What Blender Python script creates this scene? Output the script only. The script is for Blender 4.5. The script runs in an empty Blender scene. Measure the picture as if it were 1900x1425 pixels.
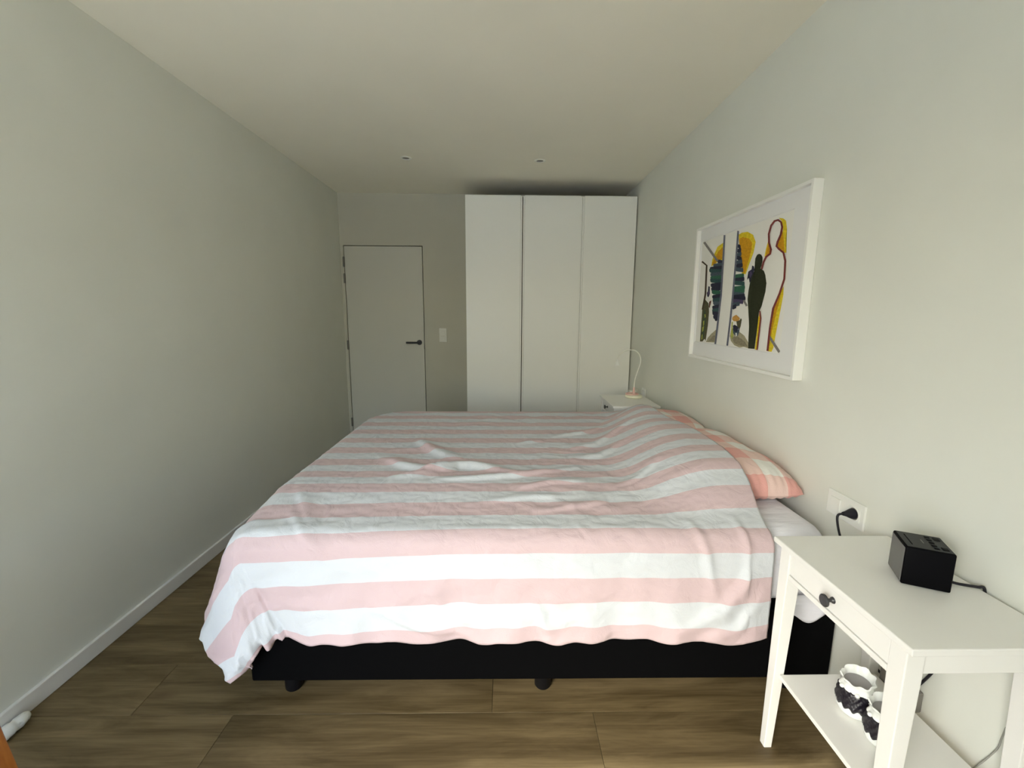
import bpy, bmesh, math, random
import numpy as np
from mathutils import Vector, Matrix

# ------------------------------------------------------------------ camera, light, exposure
SC = bpy.context.scene
COL = SC.collection
PI = math.pi

WL, WR, WB, WF = -1.624, 1.170, 4.4685, -0.72     # room: left, right, back, front wall faces
CH = 2.483                                         # ceiling height
F_PX, PITCH, YAW, ROLL, CAM_Z = 811.31, 0.16044977, 0.01584078, 0.0061422, 1.348712

cam = bpy.data.cameras.new('camera')
cam.sensor_fit = 'HORIZONTAL'; cam.sensor_width = 36.0
cam.lens = F_PX / 1900.0 * 36.0
cam.clip_start = 0.02
cam_ob = bpy.data.objects.new('camera', cam); COL.objects.link(cam_ob)
_f = Vector((math.sin(YAW)*math.cos(PITCH), math.cos(YAW)*math.cos(PITCH), -math.sin(PITCH)))
_r = Vector((math.cos(YAW), -math.sin(YAW), 0)); _u = _r.cross(_f)
_r2 = _r*math.cos(ROLL) + _u*math.sin(ROLL); _u2 = -_r*math.sin(ROLL) + _u*math.cos(ROLL)
_m = Matrix((_r2, _u2, -_f)).transposed().to_4x4(); _m.translation = (0, 0, CAM_Z)
cam_ob.matrix_world = _m
SC.camera = cam_ob

SC.view_settings.view_transform = 'Standard'
SC.view_settings.look = 'None'
SC.view_settings.gamma = 1.0
SC.view_settings.use_curve_mapping = False
SC.view_settings.exposure = 0.0

# the window behind the camera: opening in the front wall
WIN_X0, WIN_X1, WIN_Z0, WIN_Z1 = -1.58, -0.40, 0.02, 1.95
TF = 0.08                                          # thickness of the front wall

SUN_DIR = Vector((0.755, 0.977, -1.0)).normalized()     # the way the sunlight travels
SKY_STRENGTH = 0.43
SUN_STRENGTH = 4.6
SC.view_settings.exposure = 1.45
world = bpy.data.worlds.new('daylight'); SC.world = world; world.use_nodes = True
nt = world.node_tree; nt.nodes.clear()
o_ = nt.nodes.new('ShaderNodeOutputWorld'); bg = nt.nodes.new('ShaderNodeBackground')
sky = nt.nodes.new('ShaderNodeTexSky'); sky.sky_type = 'NISHITA'; sky.sun_disc = False
sky.sun_elevation = math.asin(-SUN_DIR.z); sky.sun_rotation = math.atan2(-SUN_DIR.x, -SUN_DIR.y)
sky.air_density = 1.0; sky.dust_density = 3.0; sky.ozone_density = 1.0
wb = nt.nodes.new('ShaderNodeMix'); wb.data_type = 'RGBA'; wb.blend_type = 'MULTIPLY'; wb.inputs[0].default_value = 1.0
wb.inputs[7].default_value = (1.0, 1.09, 1.14, 1)        # the camera's white balance
nt.links.new(sky.outputs[0], wb.inputs[6]); nt.links.new(wb.outputs[2], bg.inputs['Color'])
bg.inputs['Strength'].default_value = SKY_STRENGTH
nt.links.new(bg.outputs[0], o_.inputs['Surface'])

sun = bpy.data.lights.new('sun', 'SUN'); sun.energy = SUN_STRENGTH; sun.angle = math.radians(1.2)
sun.color = (0.955, 0.985, 0.975)
sun_ob = bpy.data.objects.new('sun', sun); COL.objects.link(sun_ob)
sun_ob.location = (-4, -4, 6)
sun_ob.rotation_euler = SUN_DIR.to_track_quat('-Z', 'Y').to_euler()

portal = bpy.data.lights.new('window_portal', 'AREA'); portal.shape = 'RECTANGLE'
portal.size = WIN_X1-WIN_X0; portal.size_y = WIN_Z1-WIN_Z0; portal.cycles.is_portal = True
portal_ob = bpy.data.objects.new('window_portal', portal); COL.objects.link(portal_ob)
portal_ob.location = ((WIN_X0+WIN_X1)/2, WF-0.05, (WIN_Z0+WIN_Z1)/2)
portal_ob.rotation_euler = (PI/2, 0, 0)
SC.cycles.max_bounces = 14; SC.cycles.diffuse_bounces = 10
SC.cycles.use_denoising = True
SC.cycles.sample_clamp_indirect = 6.0

# ------------------------------------------------------------------ helpers
random.seed(7)
RNG = np.random.default_rng(11)

def wpos(o):
    p = Vector((0, 0, 0))
    while o is not None:
        p += o.location; o = o.parent
    return p

def tag(o, label=None, cat=None, group=None, kind=None):
    if label: o['label'] = label
    if cat: o['category'] = cat
    if group: o['group'] = group
    if kind: o['kind'] = kind
    return o

def thing(name, loc, label, cat, group=None):
    o = bpy.data.objects.new(name, None); COL.objects.link(o)
    o.location = loc; o.empty_display_size = 0.05
    return tag(o, label, cat, group)

def link(name, me, mat, parent=None, smooth=False):
    o = bpy.data.objects.new(name, me); COL.objects.link(o)
    if mat is not None and not me.materials:
        for m in (mat if isinstance(mat, (list, tuple)) else [mat]): me.materials.append(m)
    if smooth:
        me.polygons.foreach_set('use_smooth', [True]*len(me.polygons)); me.update()
    if parent is not None: o.parent = parent
    return o

def obj(name, bm, mat, parent=None, smooth=False, origin=None):
    """one bmesh in world coordinates -> one object"""
    base = wpos(parent) if parent is not None else Vector((0, 0, 0))
    org = Vector(origin) if origin is not None else base
    bmesh.ops.translate(bm, verts=bm.verts, vec=-org)
    bmesh.ops.recalc_face_normals(bm, faces=bm.faces)
    me = bpy.data.meshes.new(name); bm.to_mesh(me); bm.free()
    o = link(name, me, mat, parent, smooth)
    o.location = org - base
    return o

def shade_auto(o, deg=35):
    me = o.data
    me.polygons.foreach_set('use_smooth', [True]*len(me.polygons))
    me.set_sharp_from_angle(angle=math.radians(deg)); me.update()
    return o

def box(bm, x0, x1, y0, y1, z0, z1, bev=0.0, seg=2):
    vs = [bm.verts.new((x, y, z)) for x in (x0, x1) for y in (y0, y1) for z in (z0, z1)]
    fs = [bm.faces.new([vs[i] for i in q]) for q in ((0,1,3,2),(4,6,7,5),(0,4,5,1),(2,3,7,6),(0,2,6,4),(1,5,7,3))]
    if bev > 0:
        es = {e for f in fs for e in f.edges}
        bmesh.ops.bevel(bm, geom=list(es), offset=bev, segments=seg, profile=0.5, affect='EDGES')
    return vs

def mkbox(*a, **k):
    bm = bmesh.new(); box(bm, *a, **k); return bm

def hexa(bm, lo, hi, bev=0.0):
    """prism between two quads (lists of 4 xyz)"""
    vs = [bm.verts.new(p) for p in list(lo)+list(hi)]
    fs = [bm.faces.new([vs[i] for i in q]) for q in ((3,2,1,0),(4,5,6,7),(0,1,5,4),(1,2,6,5),(2,3,7,6),(3,0,4,7))]
    if bev > 0:
        es = {e for f in fs for e in f.edges}
        bmesh.ops.bevel(bm, geom=list(es), offset=bev, segments=2, profile=0.5, affect='EDGES')

def lathe(bm, prof, c, axis='z', n=32, cap=True):
    rings = []
    for r, h in prof:
        ring = []
        for i in range(n):
            a = 2*PI*i/n; ca, sa = r*math.cos(a), r*math.sin(a)
            p = {'z': (ca, sa, h), 'x': (h, ca, sa), 'y': (ca, h, sa)}[axis]
            ring.append(bm.verts.new((c[0]+p[0], c[1]+p[1], c[2]+p[2])))
        rings.append(ring)
    for a, b in zip(rings, rings[1:]):
        for i in range(n):
            bm.faces.new((a[i], a[(i+1) % n], b[(i+1) % n], b[i]))
    if cap:
        bm.faces.new(rings[0]); bm.faces.new(rings[-1])

def smooth_path(pts, n=8):
    pts = [Vector(p) for p in pts]; out = []
    P = [pts[0]*2-pts[1]] + pts + [pts[-1]*2-pts[-2]]
    for i in range(1, len(P)-2):
        for k in range(n):
            t = k/n; a, b, c, d = P[i-1], P[i], P[i+1], P[i+2]
            out.append(0.5*((2*b) + (c-a)*t + (2*a-5*b+4*c-d)*t*t + (3*b-a-3*c+d)*t**3))
    out.append(pts[-1]); return out

def tube(bm, pts, r, n=10, radii=None, cap=True):
    pts = [Vector(p) for p in pts]; rings = []
    ref = Vector((0.31, 0.17, 0.93))
    for i, p in enumerate(pts):
        t = (pts[min(i+1, len(pts)-1)] - pts[max(i-1, 0)]).normalized()
        a = ref - t*ref.dot(t)
        if a.length < 1e-4: a = Vector((1, 0, 0)) - t*t.x
        a.normalize(); ref = a; b = t.cross(a)
        rr = radii[i] if radii else r
        rings.append([bm.verts.new(p + (a*math.cos(2*PI*k/n) + b*math.sin(2*PI*k/n))*rr) for k in range(n)])
    for A, B in zip(rings, rings[1:]):
        for k in range(n): bm.faces.new((A[k], A[(k+1) % n], B[(k+1) % n], B[k]))
    if cap:
        bm.faces.new(rings[0][::-1]); bm.faces.new(rings[-1])

def grid_mesh(name, P, UV=None, flip=False):
    """P: (n,m,3) array"""
    n, m = P.shape[:2]
    idx = np.arange(n*m).reshape(n, m)
    q = np.stack([idx[:-1, :-1], idx[1:, :-1], idx[1:, 1:], idx[:-1, 1:]], -1).reshape(-1, 4)
    if flip: q = q[:, ::-1]
    me = bpy.data.meshes.new(name)
    me.from_pydata(P.reshape(-1, 3).tolist(), [], q.tolist())
    if UV is not None:
        lay = me.uv_layers.new(name='UVMap')
        lay.data.foreach_set('uv', UV.reshape(-1, 2)[q.reshape(-1)].astype(np.float32).ravel())
    me.update()
    return me

def copy_tree(src, loc=None, parent=None):
    c = src.copy(); COL.objects.link(c)
    if parent is not None: c.parent = parent
    if loc is not None: c.location = loc
    for ch in src.children: copy_tree(ch, None, c)
    return c

# numpy noise -------------------------------------------------------
_perm = RNG.permutation(256); _perm = np.concatenate([_perm, _perm])
_gr = np.stack([np.cos(np.arange(256)*2*PI/256*37), np.sin(np.arange(256)*2*PI/256*37)], 1)
def perlin(x, y):
    xi = np.floor(x).astype(int); yi = np.floor(y).astype(int); xf = x-xi; yf = y-yi
    u = xf**3*(xf*(xf*6-15)+10); v = yf**3*(yf*(yf*6-15)+10)
    def g(ix, iy, dx, dy):
        h = _perm[_perm[ix % 256] + iy % 256]; G = _gr[h]
        return G[..., 0]*dx + G[..., 1]*dy
    a = g(xi, yi, xf, yf); b = g(xi+1, yi, xf-1, yf); c = g(xi, yi+1, xf, yf-1); d = g(xi+1, yi+1, xf-1, yf-1)
    return (a*(1-u)+b*u)*(1-v) + (c*(1-u)+d*u)*v
def sstep(t):
    t = np.clip(t, 0, 1); return t*t*(3-2*t)

# ------------------------------------------------------------------ materials
def mat(name, col, rough=0.6, spec=0.5, metal=0.0):
    m = bpy.data.materials.new(name); m.use_nodes = True
    b = m.node_tree.nodes['Principled BSDF']
    b.inputs['Base Color'].default_value = (*col, 1); b.inputs['Roughness'].default_value = rough
    b.inputs['Specular IOR Level'].default_value = spec; b.inputs['Metallic'].default_value = metal
    return m
def N(m, t, **kw):
    n = m.node_tree.nodes.new(t)
    for k, v in kw.items(): setattr(n, k, v)
    return n
def L(m, a, b): m.node_tree.links.new(a, b)
def bsdf(m): return m.node_tree.nodes['Principled BSDF']
def add_bump(m, scale, strength, dist=0.002, detail=3, coord='Object', vscale=None):
    tc = N(m, 'ShaderNodeTexCoord'); nz = N(m, 'ShaderNodeTexNoise'); bp = N(m, 'ShaderNodeBump')
    nz.inputs['Scale'].default_value = scale; nz.inputs['Detail'].default_value = detail
    bp.inputs['Strength'].default_value = strength; bp.inputs['Distance'].default_value = dist
    src = tc.outputs[coord]
    if vscale:
        mp = N(m, 'ShaderNodeMapping'); mp.inputs['Scale'].default_value = vscale
        L(m, src, mp.inputs[0]); src = mp.outputs[0]
    L(m, src, nz.inputs['Vector']); L(m, nz.outputs['Fac'], bp.inputs['Height']); L(m, bp.outputs[0], bsdf(m).inputs['Normal'])
    return bp
def add_tint(m, col_a, col_b, scale, detail=4, vscale=None, lo=0.35, hi=0.65, coord='Object'):
    tc = N(m, 'ShaderNodeTexCoord'); nz = N(m, 'ShaderNodeTexNoise'); rp = N(m, 'ShaderNodeValToRGB')
    nz.inputs['Scale'].default_value = scale; nz.inputs['Detail'].default_value = detail
    src = tc.outputs[coord]
    if vscale:
        mp = N(m, 'ShaderNodeMapping'); mp.inputs['Scale'].default_value = vscale
        L(m, src, mp.inputs[0]); src = mp.outputs[0]
    L(m, src, nz.inputs['Vector']); L(m, nz.outputs['Fac'], rp.inputs[0])
    e = rp.color_ramp.elements
    e[0].position = lo; e[0].color = (*col_a, 1); e[1].position = hi; e[1].color = (*col_b, 1)
    L(m, rp.outputs[0], bsdf(m).inputs['Base Color'])

M = {}
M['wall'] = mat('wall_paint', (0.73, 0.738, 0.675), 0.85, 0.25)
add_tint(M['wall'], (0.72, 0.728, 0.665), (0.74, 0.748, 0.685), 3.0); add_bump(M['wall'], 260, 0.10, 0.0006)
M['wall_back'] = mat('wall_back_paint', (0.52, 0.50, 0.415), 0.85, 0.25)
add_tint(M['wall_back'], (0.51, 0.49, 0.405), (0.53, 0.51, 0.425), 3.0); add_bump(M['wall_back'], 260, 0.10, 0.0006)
M['ceiling'] = mat('ceiling_paint', (0.86, 0.825, 0.71), 0.9, 0.2)
add_tint(M['ceiling'], (0.85, 0.815, 0.70), (0.87, 0.835, 0.72), 2.0); add_bump(M['ceiling'], 220, 0.08, 0.0006)
M['bounce_ground'] = mat('bounce_ground_pale', (0.78, 0.79, 0.755), 0.9, 0.2); add_tint(M['bounce_ground'], (0.76, 0.77, 0.735), (0.80, 0.81, 0.775), 2.0)  # pale colour chosen for bounce light through the window
M['trim'] = mat('white_trim', (0.78, 0.77, 0.74), 0.45, 0.4); add_bump(M['trim'], 90, 0.04, 0.0005)
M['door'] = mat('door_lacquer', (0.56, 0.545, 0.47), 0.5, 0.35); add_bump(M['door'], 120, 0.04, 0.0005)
M['wardrobe'] = mat('white_foil', (0.89, 0.885, 0.83), 0.42, 0.4); add_bump(M['wardrobe'], 60, 0.03, 0.0005)
M['switch'] = mat('dull_white_plastic', (0.62, 0.61, 0.53), 0.4, 0.5); add_bump(M['switch'], 300, 0.03, 0.0003)  # one even off-white, darker than the other plates
M['shade_board'] = mat('shade_dark_board', (0.10, 0.085, 0.06), 0.9, 0.1); add_bump(M['shade_board'], 80, 0.05, 0.0005)  # dark colour supplies the shade over the wardrobe and in its door gaps
M['plate'] = mat('white_plastic', (0.82, 0.83, 0.79), 0.35, 0.5); add_bump(M['plate'], 300, 0.03, 0.0003)
M['steel'] = mat('brushed_steel', (0.16, 0.15, 0.13), 0.45, 0.5, 0.6); add_bump(M['steel'], 200, 0.05, 0.0003, vscale=(1, 1, 12))
M['black'] = mat('black_metal', (0.012, 0.012, 0.013), 0.45, 0.4); add_bump(M['black'], 300, 0.04, 0.0003)
M['dark'] = mat('dark_recess', (0.02, 0.018, 0.015), 0.9, 0.1); add_bump(M['dark'], 60, 0.05, 0.0004)
M['paint'] = mat('white_painted_wood', (0.82, 0.815, 0.785), 0.38, 0.45); add_bump(M['paint'], 70, 0.05, 0.0005, vscale=(1, 1, 1))
M['bed'] = mat('black_upholstery', (0.0022, 0.0022, 0.0025), 0.95, 0.05); add_bump(M['bed'], 700, 0.4, 0.0008)
M['foot'] = mat('black_foot_plastic', (0.004, 0.004, 0.005), 0.5, 0.2); add_bump(M['foot'], 200, 0.05, 0.0004)
M['sheet'] = mat('white_sheet', (0.78, 0.78, 0.84), 0.85, 0.15); add_bump(M['sheet'], 7, 0.7, 0.02, detail=5, vscale=(0.7, 2.5, 3.0))
M['ceramic'] = mat('white_ceramic', (0.80, 0.82, 0.79), 0.18, 0.5); add_bump(M['ceramic'], 60, 0.15, 0.001)
M['ceramic_in'] = mat('grey_inside', (0.30, 0.29, 0.29), 0.5, 0.4); add_bump(M['ceramic_in'], 60, 0.1, 0.001)
M['glaze'] = mat('black_glaze', (0.012, 0.010, 0.016), 0.3, 0.5); add_bump(M['glaze'], 160, 0.5, 0.002)
M['radio'] = mat('radio_black', (0.002, 0.002, 0.003), 0.6, 0.08); add_bump(M['radio'], 900, 0.3, 0.0004)
M['radio_side'] = mat('radio_side_grey', (0.15, 0.145, 0.142), 0.42, 0.5); add_bump(M['radio_side'], 500, 0.1, 0.0003)
M['radio_top'] = mat('radio_top', (0.014, 0.016, 0.016), 0.45, 0.3); add_bump(M['radio_top'], 500, 0.1, 0.0003)
M['print'] = mat('grey_print', (0.18, 0.18, 0.17), 0.5, 0.3); add_bump(M['print'], 300, 0.02, 0.0002)
M['cord'] = mat('black_rubber', (0.008, 0.007, 0.013), 0.5, 0.4); add_bump(M['cord'], 300, 0.05, 0.0003)
M['greycord'] = mat('grey_cord', (0.33, 0.33, 0.30), 0.5, 0.4); add_bump(M['greycord'], 300, 0.05, 0.0003)
M['adapter'] = mat('grey_plastic', (0.22, 0.21, 0.19), 0.5, 0.4); add_bump(M['adapter'], 300, 0.05, 0.0003)
M['cream'] = mat('cream_plastic', (0.84, 0.82, 0.62), 0.35, 0.5); add_bump(M['cream'], 100, 0.03, 0.0003)
M['pinkp'] = mat('pink_plastic', (0.78, 0.50, 0.45), 0.4, 0.5); add_bump(M['pinkp'], 100, 0.03, 0.0003)
M['lampw'] = mat('lamp_white', (0.83, 0.82, 0.74), 0.35, 0.5); add_bump(M['lampw'], 100, 0.03, 0.0003)
M['orange_wood'] = mat('orange_wood', (0.36, 0.13, 0.02), 0.35, 0.5)
add_tint(M['orange_wood'], (0.28, 0.085, 0.012), (0.42, 0.16, 0.03), 9, vscale=(6, 6, 0.7)); add_bump(M['orange_wood'], 30, 0.1, 0.001, vscale=(6, 6, 0.7))
M['seat_wood'] = mat('orange_wood_flat', (0.36, 0.13, 0.02), 0.35, 0.5)
add_tint(M['seat_wood'], (0.28, 0.085, 0.012), (0.42, 0.16, 0.03), 9, vscale=(6, 0.7, 6)); add_bump(M['seat_wood'], 30, 0.1, 0.001, vscale=(6, 0.7, 6))
M['rag'] = mat('white_cloth', (0.72, 0.72, 0.66), 0.9, 0.1)
add_tint(M['rag'], (0.42, 0.41, 0.36), (0.78, 0.79, 0.755), 38, lo=0.30, hi=0.45); add_bump(M['rag'], 50, 0.6, 0.004)
M['mat'] = mat('mat_board', (0.78, 0.78, 0.77), 0.9, 0.1); add_bump(M['mat'], 300, 0.06, 0.0003)
M['paper'] = mat('art_paper', (0.80, 0.79, 0.74), 0.9, 0.1); add_bump(M['paper'], 200, 0.1, 0.0004)
M['frame'] = mat('white_frame', (0.84, 0.84, 0.80), 0.4, 0.4); add_bump(M['frame'], 80, 0.05, 0.0005)
ART_COL = dict(yel=(0.80, 0.62, 0.03), ora=(0.66, 0.33, 0.012), hill=(0.40, 0.36, 0.24), hill2=(0.27, 0.24, 0.16),
  olive=(0.10, 0.095, 0.05), moss=(0.06, 0.09, 0.05), lime=(0.42, 0.44, 0.08), navy=(0.026, 0.028, 0.052),
  plum=(0.08, 0.06, 0.13), red=(0.12, 0.035, 0.02), dgreen=(0.030, 0.034, 0.016), flo=(0.62, 0.33, 0.08),
  slate=(0.07, 0.10, 0.13), white=(0.75, 0.75, 0.72), teal=(0.035, 0.085, 0.085), green=(0.04, 0.14, 0.085),
  gray=(0.25, 0.235, 0.22), brown=(0.065, 0.045, 0.025), maroon=(0.22, 0.05, 0.045), steel=(0.16, 0.17, 0.22))
for k, c in ART_COL.items():
    m = mat('paint_'+k, c, 0.75, 0.2); dk = tuple(v*0.78 for v in c)
    add_tint(m, dk, c, 60, vscale=(1, 1, 2)); add_bump(m, 150, 0.15, 0.0005); M['a_'+k] = m

def fabric_common(m):
    """fine weave + soft crumple bump"""
    tc = N(m, 'ShaderNodeTexCoord')
    n1 = N(m, 'ShaderNodeTexNoise'); n1.inputs['Scale'].default_value = 15; n1.inputs['Detail'].default_value = 6
    n2 = N(m, 'ShaderNodeTexNoise'); n2.inputs['Scale'].default_value = 420; n2.inputs['Detail'].default_value = 2
    n1.inputs['Distortion'].default_value = 1.2
    mx = N(m, 'ShaderNodeMath', operation='MULTIPLY_ADD'); mx.inputs[1].default_value = 0.12
    L(m, tc.outputs['Object'], n1.inputs['Vector']); L(m, tc.outputs['Object'], n2.inputs['Vector'])
    L(m, n2.outputs['Fac'], mx.inputs[0]); L(m, n1.outputs['Fac'], mx.inputs[2])
    bp = N(m, 'ShaderNodeBump'); bp.inputs['Strength'].default_value = 0.5; bp.inputs['Distance'].default_value = 0.009
    L(m, mx.outputs[0], bp.inputs['Height']); L(m, bp.outputs[0], bsdf(m).inputs['Normal'])
    bsdf(m).inputs['Sheen Weight'].default_value = 0.15

STRIPE = 0.0842
M['duvet'] = mat('striped_cotton', (0.8, 0.8, 0.8), 0.85, 0.15); m = M['duvet']
uv = N(m, 'ShaderNodeUVMap'); sx = N(m, 'ShaderNodeSeparateXYZ'); L(m, uv.outputs[0], sx.inputs[0])
d = N(m, 'ShaderNodeMath', operation='DIVIDE'); d.inputs[1].default_value = 2*STRIPE; L(m, sx.outputs['Y'], d.inputs[0])
fr = N(m, 'ShaderNodeMath', operation='FRACT'); L(m, d.outputs[0], fr.inputs[0])
gt = N(m, 'ShaderNodeMath', operation='GREATER_THAN'); gt.inputs[1].default_value = 0.5; L(m, fr.outputs[0], gt.inputs[0])
mxc = N(m, 'ShaderNodeMix', data_type='RGBA')
mxc.inputs[6].default_value = (0.58, 0.45, 0.465, 1); mxc.inputs[7].default_value = (0.595, 0.625, 0.655, 1)
L(m, gt.outputs[0], mxc.inputs[0]); L(m, mxc.outputs[2], bsdf(m).inputs['Base Color']); fabric_common(m)

CHECK = 0.088
M['gingham'] = mat('gingham_cotton', (0.8, 0.8, 0.8), 0.85, 0.15); m = M['gingham']
uv = N(m, 'ShaderNodeUVMap'); sx = N(m, 'ShaderNodeSeparateXYZ'); L(m, uv.outputs[0], sx.inputs[0]); hs = []
for ax in ('X', 'Y'):
    d = N(m, 'ShaderNodeMath', operation='DIVIDE'); d.inputs[1].default_value = 2*CHECK; L(m, sx.outputs[ax], d.inputs[0])
    fr = N(m, 'ShaderNodeMath', operation='FRACT'); L(m, d.outputs[0], fr.inputs[0])
    gt = N(m, 'ShaderNodeMath', operation='GREATER_THAN'); gt.inputs[1].default_value = 0.5; L(m, fr.outputs[0], gt.inputs[0]); hs.append(gt)
ad = N(m, 'ShaderNodeMath', operation='ADD'); L(m, hs[0].outputs[0], ad.inputs[0]); L(m, hs[1].outputs[0], ad.inputs[1])
hf = N(m, 'ShaderNodeMath', operation='MULTIPLY'); hf.inputs[1].default_value = 0.5; L(m, ad.outputs[0], hf.inputs[0])
rp_ = N(m, 'ShaderNodeValToRGB'); rp_.color_ramp.interpolation = 'CONSTANT'
e = rp_.color_ramp.elements; e[0].position = 0; e[0].color = (0.80, 0.79, 0.75, 1); e[1].position = 0.3; e[1].color = (0.77, 0.565, 0.51, 1)
e2 = e.new(0.8); e2.color = (0.74, 0.385, 0.345, 1)
L(m, hf.outputs[0], rp_.inputs[0]); L(m, rp_.outputs[0], bsdf(m).inputs['Base Color']); fabric_common(m)

# wood planks: grain along local X, each plank shifted by its own random
M['plank'] = mat('oak_plank', (0.3, 0.22, 0.13), 0.5, 0.35); m = M['plank']
tc = N(m, 'ShaderNodeTexCoord'); oi = N(m, 'ShaderNodeObjectInfo')
vm = N(m, 'ShaderNodeVectorMath', operation='MULTIPLY_ADD'); cmb = N(m, 'ShaderNodeCombineXYZ')
for i in range(3): L(m, oi.outputs['Random'], cmb.inputs[i])
sc_ = N(m, 'ShaderNodeVectorMath', operation='SCALE'); sc_.inputs['Scale'].default_value = 37.0; L(m, cmb.outputs[0], sc_.inputs[0])
vm.inputs[1].default_value = (1.0, 7.0, 1.0); L(m, tc.outputs['Object'], vm.inputs[0]); L(m, sc_.outputs[0], vm.inputs[2])
nA = N(m, 'ShaderNodeTexNoise'); nA.inputs['Scale'].default_value = 2.2; nA.inputs['Detail'].default_value = 7; nA.inputs['Roughness'].default_value = 0.62; nA.inputs['Distortion'].default_value = 0.7
L(m, vm.outputs[0], nA.inputs['Vector'])
vm2 = N(m, 'ShaderNodeVectorMath', operation='MULTIPLY_ADD'); vm2.inputs[1].default_value = (3.0, 90.0, 3.0)
L(m, tc.outputs['Object'], vm2.inputs[0]); L(m, sc_.outputs[0], vm2.inputs[2])
nB = N(m, 'ShaderNodeTexNoise'); nB.inputs['Scale'].default_value = 1.6; nB.inputs['Detail'].default_value = 3; L(m, vm2.outputs[0], nB.inputs['Vector'])
mb = N(m, 'ShaderNodeMath', operation='MULTIPLY_ADD'); mb.inputs[1].default_value = 0.35; L(m, nB.outputs['Fac'], mb.inputs[0]); L(m, nA.outputs['Fac'], mb.inputs[2])
rpw = N(m, 'ShaderNodeValToRGB'); e = rpw.color_ramp.elements
e[0].position = 0.46; e[0].color = (0.074, 0.050, 0.019, 1); e[1].position = 0.88; e[1].color = (0.205, 0.150, 0.074, 1)
L(m, mb.outputs[0], rpw.inputs[0])
hsv = N(m, 'ShaderNodeHueSaturation'); mr = N(m, 'ShaderNodeMapRange'); mr.inputs['To Min'].default_value = 0.88; mr.inputs['To Max'].default_value = 1.12
L(m, oi.outputs['Random'], mr.inputs['Value']); L(m, mr.outputs[0], hsv.inputs['Value']); L(m, rpw.outputs[0], hsv.inputs['Color'])
# knots
vo = N(m, 'ShaderNodeTexVoronoi'); vo.inputs['Scale'].default_value = 1.7
vm3 = N(m, 'ShaderNodeVectorMath', operation='MULTIPLY_ADD'); vm3.inputs[1].default_value = (1.0, 2.6, 1.0); L(m, tc.outputs['Object'], vm3.inputs[0]); L(m, sc_.outputs[0], vm3.inputs[2])
L(m, vm3.outputs[0], vo.inputs['Vector'])
kr = N(m, 'ShaderNodeMapRange'); kr.inputs['From Min'].default_value = 0.02; kr.inputs['From Max'].default_value = 0.12; kr.inputs['To Min'].default_value = 0.6; kr.inputs['To Max'].default_value = 0.0
L(m, vo.outputs['Distance'], kr.inputs['Value'])
mk = N(m, 'ShaderNodeMix', data_type='RGBA'); mk.inputs[7].default_value = (0.075, 0.045, 0.022, 1)
L(m, kr.outputs[0], mk.inputs[0]); L(m, hsv.outputs[0], mk.inputs[6]); L(m, mk.outputs[2], bsdf(m).inputs['Base Color'])
bp = N(m, 'ShaderNodeBump'); bp.inputs['Strength'].default_value = 0.12; bp.inputs['Distance'].default_value = 0.001
L(m, nB.outputs['Fac'], bp.inputs['Height']); L(m, bp.outputs[0], bsdf(m).inputs['Normal'])

# ------------------------------------------------------------------ the room
def struct(name, bm, m, parent=None):
    o = obj(name, bm, m, parent)
    if parent is None: o['kind'] = 'structure'
    return o

T = 0.20
struct('wall_left', mkbox(WL-T, WL, WF-TF, WB+T, -0.1, CH+0.1), M['wall'])
struct('wall_right', mkbox(WR, WR+T, WF-TF, WB+T, -0.1, CH+0.1), M['wall'])
struct('ceiling', mkbox(WL, WR, WF, WB, CH, CH+0.15), M['ceiling'])
struct('ground', mkbox(-14, 14, -16, WF-TF-0.001, -0.35, -0.12), M['bounce_ground'])  # unseen ground, added to bounce sunlight up onto the ceiling
# front wall (behind the camera) with its opening
bm = bmesh.new()
box(bm, WL, WIN_X0, WF-TF, WF, -0.1, CH); box(bm, WIN_X1, WR, WF-TF, WF, -0.1, CH)
box(bm, WIN_X0, WIN_X1, WF-TF, WF, WIN_Z1, CH); box(bm, WIN_X0, WIN_X1, WF-TF, WF, -0.1, WIN_Z0)
struct('wall_front', bm, M['wall'])
# back wall with the door opening
DX0, DX1, DH = -1.589, -0.821, 1.993
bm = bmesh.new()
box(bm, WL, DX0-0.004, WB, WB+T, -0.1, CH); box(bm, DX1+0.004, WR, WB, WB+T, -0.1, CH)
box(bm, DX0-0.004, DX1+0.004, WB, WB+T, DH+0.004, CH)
struct('wall_back', bm, M['wall_back'])

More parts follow.
